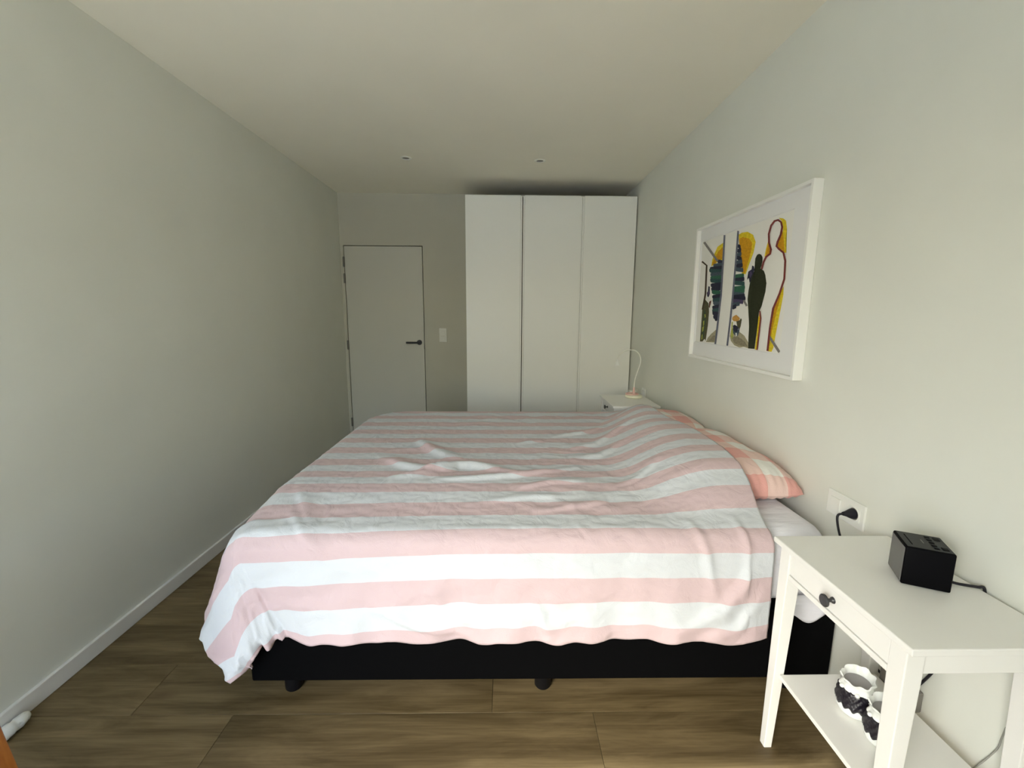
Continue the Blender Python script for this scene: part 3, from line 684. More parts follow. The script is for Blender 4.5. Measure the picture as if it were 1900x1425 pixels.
# painted shapes: colour, kind, outline (y, z) on the sheet
ART=[('yel',0,[[2.5141,1.6158],[2.5084,1.6497],[2.4853,1.6839],[2.4574,1.7137],[2.4139,1.7221],[2.3915,1.7258],[2.3806,1.6348],[2.4434,1.6309],[2.4867,1.6187]]),
('ora',0,[[2.4746,1.6571],[2.4457,1.687],[2.3936,1.7045],[2.3855,1.6436],[2.437,1.6358],[2.4697,1.6282],[2.5055,1.6178],[2.5046,1.6349]]),
('yel',0,[[2.2425,1.7398],[2.2158,1.7447],[2.1627,1.7399],[2.111,1.7175],[2.0838,1.6809],[2.0927,1.6348],[2.1191,1.5898],[2.145,1.5408],[2.1802,1.5453],[2.2197,1.6516]]),
('ora',0,[[2.2369,1.7187],[2.2023,1.7221],[2.1432,1.7056],[2.1137,1.6807],[2.1134,1.6471],[2.132,1.601],[2.1519,1.5478],[2.1733,1.5507],[2.1973,1.6235],[2.224,1.6774]]),
('hill',0,[[2.5091,1.1918],[2.4893,1.2172],[2.4541,1.2399],[2.3941,1.2686],[2.3965,1.1962]]),
('hill',0,[[2.2449,1.2388],[2.2341,1.2825],[2.196,1.2731],[2.1543,1.2643],[2.108,1.2484],[2.0643,1.2156],[2.0601,1.1908],[2.1038,1.195],[2.1414,1.188],[2.1934,1.1963],[2.2302,1.2153]]),
('hill2',0,[[2.226,1.2344],[2.1706,1.2427],[2.0987,1.221],[2.0668,1.1978],[2.1333,1.198],[2.1951,1.2068]]),
('hill2',0,[[2.4798,1.1997],[2.4332,1.2291],[2.4033,1.2364],[2.4072,1.2013]]),
('yel',0,[[1.9217,1.7541],[1.8895,1.745],[1.8699,1.7318],[1.8585,1.6963],[1.8569,1.6458],[1.8468,1.6022],[1.8606,1.602],[1.8835,1.6796],[1.8879,1.7143],[1.8999,1.7357]]),
('ora',0,[[1.8879,1.6974],[1.8755,1.6656],[1.8581,1.6037],[1.8847,1.6193],[1.9132,1.6337],[1.9104,1.6519],[1.8944,1.6772]]),
('yel',0,[[2.0015,1.6044],[1.9963,1.6356],[1.9871,1.6614],[1.9773,1.6823],[1.9671,1.6495],[1.9546,1.6298],[1.9547,1.6121],[1.9876,1.6027]]),
('ora',0,[[1.9926,1.6042],[1.9906,1.6303],[1.9807,1.656],[1.9742,1.6639],[1.9549,1.6317],[1.9562,1.6123],[1.9777,1.6051]]),
('yel',0,[[1.8409,1.4676],[1.8375,1.4308],[1.8444,1.3789],[1.8535,1.3215],[1.8642,1.254],[1.8686,1.2083],[1.8792,1.19],[1.9056,1.1905],[1.9042,1.2932],[1.895,1.375],[1.8626,1.4362]]),
('ora',0,[[1.8575,1.4317],[1.8596,1.4011],[1.8763,1.3525],[1.8852,1.3074],[1.8958,1.2569],[1.9027,1.1917],[1.9089,1.1911],[1.9073,1.2931],[1.8966,1.375]]),
('ora',0,[[1.995,1.3656],[1.9821,1.3381],[1.9815,1.305],[1.9869,1.2473],[1.989,1.1892],[2.0046,1.1898],[2.0018,1.2852],[2.0007,1.3547]]),
('yel',0,[[2.0038,1.338],[1.9945,1.3428],[1.9933,1.2855],[1.9961,1.1905],[2.0082,1.1905],[2.0026,1.29]]),
('olive',0,[[2.5707,1.4424],[2.5522,1.4298],[2.5117,1.4109],[2.4984,1.3633],[2.4994,1.2918],[2.5128,1.1976],[2.5283,1.2089],[2.553,1.192],[2.5865,1.1899],[2.5843,1.2773],[2.587,1.3758]]),
('moss',0,[[2.5645,1.3817],[2.5409,1.3634],[2.528,1.3032],[2.5407,1.2174],[2.5662,1.2036],[2.5714,1.2838]]),
('lime',0,[[2.5547,1.3483],[2.5416,1.3514],[2.5336,1.3363],[2.5456,1.3271]]),
('lime',0,[[2.5645,1.3086],[2.549,1.3149],[2.5476,1.2906],[2.5593,1.278]]),
('lime',0,[[2.5698,1.2746],[2.5461,1.2815],[2.5524,1.2537],[2.5679,1.2469]]),
('lime',0,[[2.5703,1.2282],[2.5575,1.235],[2.5556,1.2073],[2.5712,1.2002]]),
('navy',0,[[2.5307,1.5074],[2.5119,1.504],[2.505,1.4638],[2.5176,1.4454],[2.5342,1.4501],[2.5458,1.4715],[2.5308,1.4767]]),
('plum',0,[[2.5388,1.4771],[2.5107,1.4816],[2.5171,1.4584],[2.5331,1.459]]),
('red',0,[[2.5053,1.4196],[2.4783,1.4277],[2.4851,1.4074],[2.4941,1.384],[2.5055,1.39]]),
('dgreen',0,[[2.0459,1.623],[2.0273,1.6169],[2.0152,1.6038],[2.0125,1.5874],[2.0173,1.5671],[2.0237,1.5561],[1.9952,1.5432],[1.9808,1.5244],[1.9657,1.4866],[1.9675,1.45],[1.9783,1.4133],[1.9855,1.3877],[2.002,1.3618],[2.0032,1.3188],[2.0061,1.2705],[2.0103,1.1923],[2.0636,1.19],[2.0698,1.2429],[2.0736,1.2927],[2.0804,1.3224],[2.0934,1.372],[2.1082,1.422],[2.1066,1.4615],[2.1005,1.4955],[2.0923,1.5217],[2.0705,1.5502],[2.0654,1.5611],[2.0737,1.5848],[2.073,1.6061],[2.0616,1.6203]]),
('navy',0,[[2.0944,1.5765],[2.0793,1.5711],[2.0715,1.556],[2.0762,1.5421],[2.0863,1.5285],[2.0938,1.5097],[2.1025,1.4966],[2.1139,1.521],[2.1243,1.5119],[2.1269,1.522],[2.1164,1.5251],[2.1226,1.5511],[2.1105,1.5549],[2.0967,1.5584]]),
('plum',0,[[2.1133,1.5503],[2.0991,1.5514],[2.0879,1.5383],[2.0992,1.5198],[2.1119,1.5306]]),
('flo',0,[[2.236,1.3252],[2.2328,1.337],[2.2132,1.344],[2.1984,1.3478],[2.1768,1.339],[2.1617,1.3314],[2.1684,1.3184],[2.193,1.3153],[2.2188,1.3159]]),
('olive',0,[[2.193,1.3153],[2.1639,1.321],[2.1509,1.3315],[2.1428,1.3239],[2.1534,1.3058],[2.1489,1.2904],[2.158,1.2746],[2.1785,1.2895]]),
('lime',0,[[2.2375,1.3092],[2.2259,1.3147],[2.2247,1.2828],[2.2101,1.246],[2.2189,1.2241],[2.2342,1.2394]]),
('slate',0,[[2.2196,1.2776],[2.1952,1.2679],[2.1709,1.2741],[2.1558,1.285],[2.1563,1.2642],[2.1686,1.2428],[2.1967,1.2466],[2.2139,1.2565]]),
('navy',0,[[2.2223,1.2935],[2.2054,1.2982],[2.1809,1.292],[2.1655,1.2837],[2.1791,1.2633],[2.1994,1.2624],[2.2171,1.275]]),
('white',0,[[2.1914,1.2575],[2.1774,1.2591],[2.173,1.2452],[2.1862,1.2392]]),
('navy',0,[[2.4449,1.6401],[2.4334,1.6432],[2.3779,1.6323],[2.3726,1.6208],[2.3742,1.6101],[2.4247,1.62],[2.4403,1.6272]]),
('slate',0,[[2.4912,1.6226],[2.4792,1.6259],[2.3795,1.6216],[2.3742,1.6101],[2.3758,1.5994],[2.4703,1.6022],[2.4864,1.6095]]),
('navy',0,[[2.5297,1.6092],[2.5174,1.6127],[2.3779,1.6051],[2.3725,1.5936],[2.3741,1.5828],[2.5082,1.5886],[2.5249,1.596]]),
('teal',0,[[2.5362,1.6011],[2.5238,1.6046],[2.3769,1.5858],[2.3715,1.5744],[2.3731,1.5636],[2.5145,1.5805],[2.5313,1.5878]]),
('slate',0,[[2.5176,1.5761],[2.5054,1.5797],[2.3774,1.5749],[2.372,1.5635],[2.3736,1.5526],[2.4963,1.5558],[2.5128,1.5629]]),
('green',0,[[2.5143,1.5567],[2.5021,1.5603],[2.3754,1.5566],[2.37,1.5452],[2.3716,1.5343],[2.493,1.5365],[2.5095,1.5435]]),
('teal',0,[[2.5149,1.5451],[2.5027,1.5488],[2.374,1.5345],[2.3686,1.5231],[2.3702,1.5122],[2.4936,1.5249],[2.5101,1.5319]]),
('navy',0,[[2.5037,1.5169],[2.4916,1.5208],[2.3749,1.5197],[2.3695,1.5083],[2.3711,1.4974],[2.4825,1.497],[2.4989,1.5038]]),
('navy',0,[[2.4935,1.4947],[2.4815,1.4987],[2.3726,1.4991],[2.3672,1.4877],[2.3688,1.4768],[2.4724,1.4751],[2.4888,1.4817]]),
('green',0,[[2.4845,1.4792],[2.4725,1.4832],[2.3729,1.4736],[2.3675,1.4623],[2.3691,1.4513],[2.4635,1.4597],[2.4798,1.4662]]),
('navy',0,[[2.4747,1.4514],[2.4628,1.4556],[2.3727,1.4586],[2.3673,1.4473],[2.3689,1.4362],[2.4538,1.4322],[2.47,1.4385]]),
('teal',0,[[2.4664,1.432],[2.4545,1.4362],[2.3731,1.4403],[2.3677,1.429],[2.3693,1.4178],[2.4456,1.4129],[2.4617,1.4191]]),
('slate',0,[[2.4589,1.4179],[2.4472,1.4222],[2.3724,1.4157],[2.367,1.4044],[2.3686,1.3932],[2.4383,1.3989],[2.4542,1.405]]),
('navy',0,[[2.4635,1.393],[2.4517,1.3974],[2.3738,1.4028],[2.3683,1.3915],[2.37,1.3803],[2.4428,1.3742],[2.4588,1.3801]]),
('teal',0,[[2.4618,1.3755],[2.45,1.38],[2.3733,1.386],[2.3678,1.3747],[2.3695,1.3635],[2.4411,1.3568],[2.4571,1.3626]]),
('navy',0,[[2.457,1.362],[2.4452,1.3666],[2.3751,1.3618],[2.3696,1.3505],[2.3713,1.3392],[2.4363,1.3434],[2.4523,1.3492]]),
('navy',0,[[2.4434,1.3411],[2.4317,1.3458],[2.3807,1.3528],[2.3752,1.3415],[2.3768,1.3301],[2.4229,1.3227],[2.4387,1.3283]]),
('navy',0,[[2.424,1.3296],[2.4125,1.3344],[2.3919,1.3414],[2.3864,1.33],[2.388,1.3186],[2.4038,1.3115],[2.4194,1.317]]),
('navy',0,[[2.2443,1.691],[2.2347,1.6936],[2.2157,1.6868],[2.211,1.676],[2.2123,1.6662],[2.2271,1.6723],[2.2403,1.6792]]),
('navy',0,[[2.2434,1.668],[2.2338,1.6707],[2.2086,1.6732],[2.2038,1.6625],[2.2051,1.6526],[2.2262,1.6494],[2.2394,1.6562]]),
('slate',0,[[2.2432,1.6485],[2.2336,1.6514],[2.2023,1.6533],[2.1976,1.6426],[2.1988,1.6328],[2.226,1.6301],[2.2391,1.6368]]),
('navy',0,[[2.2449,1.6349],[2.2353,1.6378],[2.1962,1.6289],[2.1915,1.6183],[2.1928,1.6084],[2.2277,1.6165],[2.2409,1.6232]]),
('slate',0,[[2.243,1.6116],[2.2334,1.6146],[2.1881,1.6154],[2.1834,1.6049],[2.1847,1.595],[2.2258,1.5933],[2.239,1.5999]]),
('navy',0,[[2.2482,1.5942],[2.2385,1.5972],[2.1812,1.5971],[2.1765,1.5866],[2.1777,1.5767],[2.2309,1.5759],[2.2442,1.5824]]),
('slate',0,[[2.251,1.5805],[2.2413,1.5836],[2.1713,1.5726],[2.1666,1.5621],[2.1678,1.5522],[2.2337,1.5623],[2.247,1.5687]]),
('green',0,[[2.25,1.544],[2.2403,1.5474],[2.1612,1.5466],[2.1566,1.5363],[2.1577,1.5264],[2.2326,1.526],[2.246,1.5322]]),
('navy',0,[[2.2492,1.5268],[2.2395,1.5302],[2.1545,1.5296],[2.1499,1.5193],[2.1511,1.5094],[2.2318,1.5089],[2.2451,1.515]]),
('teal',0,[[2.2501,1.5138],[2.2404,1.5172],[2.1487,1.5067],[2.1442,1.4964],[2.1453,1.4865],[2.2327,1.4959],[2.246,1.502]]),
('green',0,[[2.2504,1.485],[2.2407,1.4886],[2.1429,1.4888],[2.1383,1.4786],[2.1395,1.4686],[2.2329,1.4673],[2.2464,1.4732]]),
('green',0,[[2.2499,1.4692],[2.2401,1.4729],[2.1432,1.4738],[2.1386,1.4636],[2.1398,1.4536],[2.2324,1.4515],[2.2458,1.4574]]),
('slate',0,[[2.2502,1.4586],[2.2404,1.4624],[2.1417,1.4537],[2.1371,1.4435],[2.1383,1.4335],[2.2327,1.4411],[2.2461,1.4469]]),
('navy',0,[[2.2496,1.4428],[2.2398,1.4466],[2.137,1.4485],[2.1325,1.4383],[2.1336,1.4283],[2.2321,1.4253],[2.2455,1.431]]),
('navy',0,[[2.2505,1.4296],[2.2407,1.4335],[2.1283,1.4356],[2.1237,1.4255],[2.1249,1.4155],[2.2329,1.4122],[2.2464,1.4178]]),
('plum',0,[[2.2516,1.4233],[2.2417,1.4272],[2.1465,1.4201],[2.1419,1.4099],[2.1431,1.3998],[2.234,1.4059],[2.2475,1.4115]]),
('slate',0,[[2.2494,1.4041],[2.2396,1.4081],[2.1774,1.4129],[2.1727,1.4025],[2.1739,1.3922],[2.2318,1.3869],[2.2453,1.3924]]),
('navy',0,[[2.2493,1.3914],[2.2395,1.3954],[2.2075,1.4011],[2.2026,1.3906],[2.2039,1.3802],[2.2317,1.3742],[2.2452,1.3796]]),
('gray',1,[[2.6373,1.7616],[2.5432,1.6965],[2.4509,1.6327],[2.6133,1.7654],[2.5209,1.7008],[2.4301,1.6374]]),
('gray',1,[[2.1475,1.4157],[2.1143,1.3873],[2.1315,1.4201],[2.0988,1.3919]]),
('gray',1,[[1.9128,1.252],[1.8708,1.2211],[1.8285,1.1897],[1.8984,1.2588],[1.8569,1.228],[1.8152,1.1967]]),
('brown',1,[[2.6413,1.6524],[2.58,1.6263],[2.5745,1.545],[2.5693,1.4669],[2.5769,1.4314],[2.5926,1.3769],[2.6279,1.6583],[2.559,1.6261],[2.5527,1.5429],[2.5475,1.4652],[2.555,1.429],[2.5704,1.3748]]),
('maroon',1,[[2.0035,1.5493],[1.9941,1.5792],[1.9786,1.5989],[1.951,1.6084],[1.9472,1.6292],[1.966,1.6588],[1.974,1.6968],[1.9631,1.7289],[1.9426,1.7422],[1.9237,1.7415],[1.9066,1.7316],[1.897,1.7119],[1.9019,1.6831],[1.9192,1.6568],[1.9237,1.6379],[1.902,1.6213],[1.8694,1.6025],[1.8526,1.569],[1.8467,1.4967],[1.8693,1.438],[1.9037,1.3762],[1.9131,1.2935],[1.914,1.1912],[2.0192,1.553],[2.0094,1.5839],[1.9916,1.6059],[1.9644,1.6147],[1.962,1.6305],[1.9809,1.6599],[1.9893,1.7004],[1.9774,1.7351],[1.9528,1.7507],[1.9226,1.7493],[1.8951,1.7333],[1.8831,1.7091],[1.8882,1.6784],[1.9053,1.6518],[1.9099,1.6375],[1.8934,1.626],[1.858,1.6048],[1.8393,1.5677],[1.8333,1.4942],[1.8559,1.4345],[1.8895,1.3738],[1.8984,1.2928],[1.8992,1.1915]]),
('maroon',1,[[2.0008,1.3651],[1.9871,1.3334],[1.9892,1.286],[1.9933,1.1892],[1.9893,1.366],[1.9755,1.3334],[1.9775,1.2857],[1.9814,1.1894]]),
('steel',1,[[2.3951,1.7644],[2.3883,1.636],[2.3805,1.4532],[2.3909,1.318],[2.4017,1.1877],[2.3754,1.7606],[2.3684,1.6331],[2.3606,1.4516],[2.3705,1.3172],[2.3811,1.1879]]),
('steel',1,[[2.2566,1.7613],[2.254,1.6256],[2.2552,1.4482],[2.2602,1.32],[2.2696,1.1886],[2.239,1.7575],[2.2363,1.6228],[2.2372,1.4466],[2.242,1.3193],[2.2511,1.1888]])]
# ------------------------------------------------------------------ nightstands
def leg_bm(xo, yo, sx, sy, top, w0=0.040, w1=0.024, zt=0.60):
    """leg with straight outer faces, tapering on its inner sides; (xo,yo) outer corner, sx/sy point inwards"""
    bm = bmesh.new()
    def q(w, z): return [(xo, yo, z), (xo+sx*w, yo, z), (xo+sx*w, yo+sy*w, z), (xo, yo+sy*w, z)]
    a = q(w1, 0.0); b = q(w0, zt); c = q(w0, top)
    va, vb, vc = [[bm.verts.new(p) for p in r] for r in (a, b, c)]
    for r0, r1 in ((va, vb), (vb, vc)):
        for i in range(4): bm.faces.new((r0[i], r0[(i+1) % 4], r1[(i+1) % 4], r1[i]))
    bm.faces.new(va[::-1]); bm.faces.new(vc)
    bmesh.ops.recalc_face_normals(bm, faces=bm.faces)
    es = [e for e in bm.edges if abs(e.verts[0].co.z-e.verts[1].co.z) > 0.05]
    bmesh.ops.bevel(bm, geom=es, offset=0.0022, segments=2, profile=0.5, affect='EDGES')
    return bm

def nightstand(loc, label, rot=0.0):
    D_, W_, H_ = 0.346, 0.4516, 0.6934
    t = thing('nightstand', (0, 0, 0), label, 'nightstand', 'white nightstands beside the bed')
    tt_ = 0.0165; zt = H_-tt_
    bm = bmesh.new(); box(bm, 0, D_, 0, W_, zt, H_, 0.0025); obj('tabletop', bm, M['paint'], t)
    ix, iy = 0.012, 0.020
    X0, X1, Y0, Y1 = ix, D_-ix, iy, W_-iy
    for xo, sx in ((X0, 1), (X1, -1)):
        for yo, sy in ((Y0, 1), (Y1, -1)):
            obj('leg', leg_bm(xo, yo, sx, sy, zt-0.0005), M['paint'], t)
    lw = 0.040
    # side rails, back rail, front rail below the drawer
    obj('side_rail', mkbox(X0+lw+0.001, X1-lw-0.001, Y0+0.006, Y0+0.024, zt-0.062, zt-0.0005, 0.0015), M['paint'], t)
    obj('side_rail', mkbox(X0+lw+0.001, X1-lw-0.001, Y1-0.024, Y1-0.006, zt-0.062, zt-0.0005, 0.0015), M['paint'], t)
    obj('back_rail', mkbox(X1-0.024, X1-0.006, Y0+lw+0.001, Y1-lw-0.001, zt-0.062, zt-0.0005, 0.0015), M['paint'], t)
    obj('front_rail', mkbox(X0+0.002, X0+0.024, Y0+lw+0.001, Y1-lw-0.001, 0.590, 0.6045, 0.0015), M['paint'], t)
    dr = obj('drawer', mkbox(X0+0.004, X0+0.022, Y0+lw+0.0028, Y1-lw-0.0028, 0.6068, zt-0.003, 0.0015), M['paint'], t)
    bm = bmesh.new(); box(bm, X0+0.0225, X1-0.03, Y0+lw+0.006, Y1-lw-0.006, 0.612, zt-0.012)
    obj('drawer_box', bm, M['paint'], dr)
    bm = bmesh.new()
    lathe(bm, [(0.0085, 0.0), (0.0075, -0.003), (0.0045, -0.006), (0.0045, -0.015), (0.011, -0.018), (0.0155, -0.021), (0.0155, -0.0245), (0.013, -0.0265), (0.0, -0.0272)], (X0+0.004, (Y0+Y1)/2, 0.641), axis='x', n=26)
    shade_auto(obj('knob', bm, M['knob'], dr))
    # shelf notched between the legs
    bm = bmesh.new(); box(bm, X0+0.014, X1-0.014, Y0+0.036, Y1-0.036, 0.258, 0.2715, 0.0015); obj('shelf', bm, M['paint'], t)
    t.location = loc; t.rotation_euler = (0, 0, rot)
    return t
M['knob'] = mat('dark_grey_knob', (0.03, 0.031, 0.034), 0.35, 0.5); add_bump(M['knob'], 300, 0.04, 0.0003)
NX, NY = 0.8113, 0.7605
ns = nightstand((NX, NY, 0), 'white nightstand with drawer and shelf close to the camera, black radio on it', 0.004)
far = copy_tree(ns, (0.775, 3.062, 0)); far.rotation_euler = (0, 0, 0.0)
far['label'] = 'far white nightstand in front of the wardrobe with a lamp on it'
TZ = 0.6934

# ------------------------------------------------------------------ radio on the near nightstand
fl_, fr_, bl_ = Vector((0.979, 0.9745)), Vector((1.0635, 0.9325)), Vector((1.0215, 1.054))
ex = (fr_-fl_).normalized(); ey = Vector((-ex.y, ex.x)); RW = (fr_-fl_).length; RD = 0.094; RH = 0.100
t = thing('clock_radio', (*(fl_+ex*RW/2+ey*RD/2), TZ), 'small black cube radio standing on the near nightstand', 'radio')
t.rotation_euler = (0, 0, math.atan2(ex.y, ex.x))
def loc_obj(name, bm, m, parent):
    bmesh.ops.recalc_face_normals(bm, faces=bm.faces)
    me = bpy.data.meshes.new(name); bm.to_mesh(me); bm.free(); return link(name, me, m, parent)
hw, hd = RW/2, RD/2
bm = bmesh.new(); box(bm, -hw, hw, -hd, hd, 0.0015, RH, 0.004, 3); bo = loc_obj('radio_body', bm, M['radio'], t); shade_auto(bo, 50)
bm = bmesh.new(); box(bm, -hw-0.0008, -hw+0.0006, -hd+0.004, hd-0.004, 0.006, RH-0.005, 0.0004); loc_obj('side_panel', bm, M['radio_side'], t)
bm = bmesh.new(); box(bm, -hw+0.004, hw-0.004, -hd+0.004, hd-0.004, RH-0.0005, RH+0.0006, 0.0004); tp = loc_obj('control_panel', bm, M['radio_top'], t)
for i in range(5):
    bm = bmesh.new(); box(bm, 0.010, 0.020, -0.034+0.0152*i, -0.027+0.0152*i, RH+0.0004, RH+0.0018, 0.0005); loc_obj('button', bm, M['radio'], t)
for y in (-0.026, 0.026):
    bm = bmesh.new(); box(bm, 0.026, 0.038, y-0.007, y+0.007, RH+0.0004, RH+0.002, 0.0006); loc_obj('button', bm, M['radio'], t)
bm = bmesh.new(); tube(bm, [(-0.030, -0.028, RH+0.0008), (-0.030, 0.028, RH+0.0008)], 0.0011, n=6); loc_obj('display_edge', bm, M['radio'], t)
bm = bmesh.new()
box(bm, -0.004, -0.0018, -0.010, 0.010, RH+0.0004, RH+0.0007)   # small pale maker's mark, too small to read
loc_obj('printed_mark', bm, M['print'], t)

# power lead of the radio: plug in the socket, adapter behind the nightstand, lead up to the radio
SOY, SOZ = 1.348, 0.698
t = thing('power_lead', (1.160, 1.12, 0.28), 'black power lead with plug in the wall socket and adapter behind the near nightstand', 'power lead')
bm = bmesh.new(); box(bm, 1.1345, 1.1695, 1.045, 1.150, 0.248, 0.312, 0.005)
ad = obj('power_adapter', bm, M['adapter'], t)
bm = bmesh.new()
lathe(bm, [(0.0170, 0.0), (0.0170, -0.012), (0.0145, -0.019), (0.009, -0.031), (0.006, -0.042), (0.0, -0.044)], (WR-0.006, SOY, SOZ), axis='x', n=22)
shade_auto(obj('plug', bm, M['cord'], t))
bm = bmesh.new()
tube(bm, smooth_path([(1.124, SOY, SOZ), (1.108, SOY, SOZ-0.004), (1.105, SOY-0.003, SOZ-0.025), (1.118, SOY-0.006, SOZ-0.075), (1.146, 1.335, 0.55), (1.152, 1.28, 0.40), (1.150, 1.225, 0.305), (1.148, 1.17, 0.275), (1.148, 1.150, 0.275)]), 0.0036, n=10)
obj('mains_cord', bm, M['cord'], t, True)
bm = bmesh.new()
pb = t
tube(bm, smooth_path([(1.150, 1.100, 0.249), (1.150, 1.085, 0.243), (1.158, 1.072, 0.290), (1.1630, 1.050, 0.345), (1.1640, 1.030, 0.395), (1.1640, 0.985, 0.52), (1.1640, 0.950, 0.65), (1.1610, 0.948, TZ+0.004), (1.150, 0.955, TZ+0.0045), (1.115, 0.965, TZ+0.006), (1.092, 0.974, TZ+0.010), (1.085, 0.977, TZ+0.012)]), 0.0034, n=10)
obj('device_cord', bm, M['cord'], t, True)

t = thing('thin_cable', (1.160, 0.90, 0), 'thin grey cable running down the wall behind the leg of the near nightstand', 'cable')
bm = bmesh.new()
tube(bm, smooth_path([(1.1665, 0.858, 0.405), (1.1665, 0.862, 0.37), (1.1660, 0.868, 0.33), (1.160, 0.90, 0.24), (1.152, 0.945, 0.14), (1.146, 0.97, 0.05), (1.140, 1.00, 0.004), (1.12, 1.10, 0.003)]), 0.0017, n=8)
obj('cable', bm, M['greycord'], t, True)

# double wall plate: blank rocker and earthed socket
t = thing('double_socket_plate', (WR, 1.391, 0.696), 'white double wall plate with switch and socket beside the near pillow', 'wall socket')
yA, yB, zA, zB = 1.309, 1.473, 0.652, 0.739
bm = bmesh.new(); box(bm, WR-0.008, WR, yA, yB, zA, zB, 0.003); obj('wall_plate', bm, M['plate'], t)
obj('rocker', mkbox(WR-0.0115, WR-0.0075, 1.410, 1.455, 0.673, 0.718, 0.0015), M['plate'], t)
bm = bmesh.new(); box(bm, WR-0.0105, WR-0.0075, 1.3245, 1.3715, 0.6745, 0.7215, 0.0012); so = obj('socket_insert', bm, M['plate'], t)
bm = bmesh.new(); lathe(bm, [(0.0195, -0.0008), (0.021, -0.0030), (0.0222, -0.0030), (0.0222, 0.0005)], (WR-0.0100, SOY, SOZ), axis='x', n=32, cap=False); obj('socket_ring', bm, M['plate'], so)
bm = bmesh.new(); lathe(bm, [(0.0, -0.0012), (0.0205, -0.0012)], (WR-0.0100, SOY, SOZ), axis='x', n=32, cap=False); obj('socket_well', bm, M['adapter'], so)

# far socket and white charger block
t = thing('single_socket_plate', (WR, 3.60, 0.69), 'small white socket plate on the right wall above the far nightstand', 'wall socket')
bm = bmesh.new(); box(bm, WR-0.008, WR, 3.565, 3.650, 0.648, 0.733, 0.003); obj('wall_plate', bm, M['plate'], t)
bm = bmesh.new(); box(bm, WR-0.020, WR-0.0075, 3.585, 3.630, 0.668, 0.713, 0.0015); so = obj('socket_insert', bm, M['plate'], t)
t = thing('charger_plug', (WR, 3.79, 0.66), 'white charger block plugged into the wall behind the bedside lamp', 'charger')
bm = bmesh.new(); box(bm, 1.095, 1.158, 3.765, 3.815, 0.640, 0.682, 0.004); obj('charger_body', bm, M['lampw'], t)
bm = bmesh.new(); box(bm, 1.158, WR, 3.755, 3.825, 0.628, 0.700, 0.003); obj('socket_plate', bm, M['switch'], t)

# ------------------------------------------------------------------ bedside lamp
lx, ly = 1.022, 3.405
t = thing('bedside_lamp', (lx, ly, TZ), 'slim cream gooseneck lamp with a round pink-trimmed base on the far nightstand', 'lamp')
bm = bmesh.new(); lathe(bm, [(0.0, 0.0005), (0.060, 0.0005), (0.066, 0.004), (0.067, 0.012), (0.064, 0.020), (0.050, 0.024), (0.0, 0.025)], (lx, ly, TZ), n=40, cap=False)
shade_auto(obj('lamp_base', bm, M['cream'], t))
bm = bmesh.new(); lathe(bm, [(0.050, 0.023), (0.052, 0.030), (0.046, 0.033), (0.040, 0.024)], (lx-0.012, ly+0.006, TZ), n=36, cap=False)
shade_auto(obj('base_ring', bm, M['pinkp'], t))
bm = bmesh.new(); lathe(bm, [(0.013, 0.022), (0.014, 0.034), (0.010, 0.040), (0.0075, 0.075), (0.005, 0.082), (0.0, 0.083)], (lx, ly, TZ), n=20, cap=False)
shade_auto(obj('stem_socket', bm, M['pinkp'], t))
k_ = 1.02
neck = [(lx, ly, TZ+0.07), (lx+0.003, ly, TZ+0.14), (lx+0.022, ly, TZ+0.21), (lx+0.040, ly, TZ+0.275), (lx+0.036, ly, TZ+0.325), (lx+0.008, ly, TZ+0.365), (lx-0.035, ly, TZ+0.378), (lx-0.09, ly-0.005, TZ+0.368), (lx-0.13, ly-0.01, TZ+0.338), (lx-0.143, ly-0.01, TZ+0.305)]
bm = bmesh.new(); tube(bm, smooth_path(neck), 0.0042, n=10); shade_auto(obj('gooseneck', bm, M['lampw'], t), 60)
bm = bmesh.new(); lathe(bm, [(0.004, 0.045), (0.006, 0.040), (0.0075, 0.026), (0.021, 0.004), (0.021, 0.0), (0.016, 0.002), (0.0, 0.006)], (lx-0.144, ly-0.01, TZ+0.258), n=24, cap=False)
shade_auto(obj('lamp_head', bm, M['plate'], t))

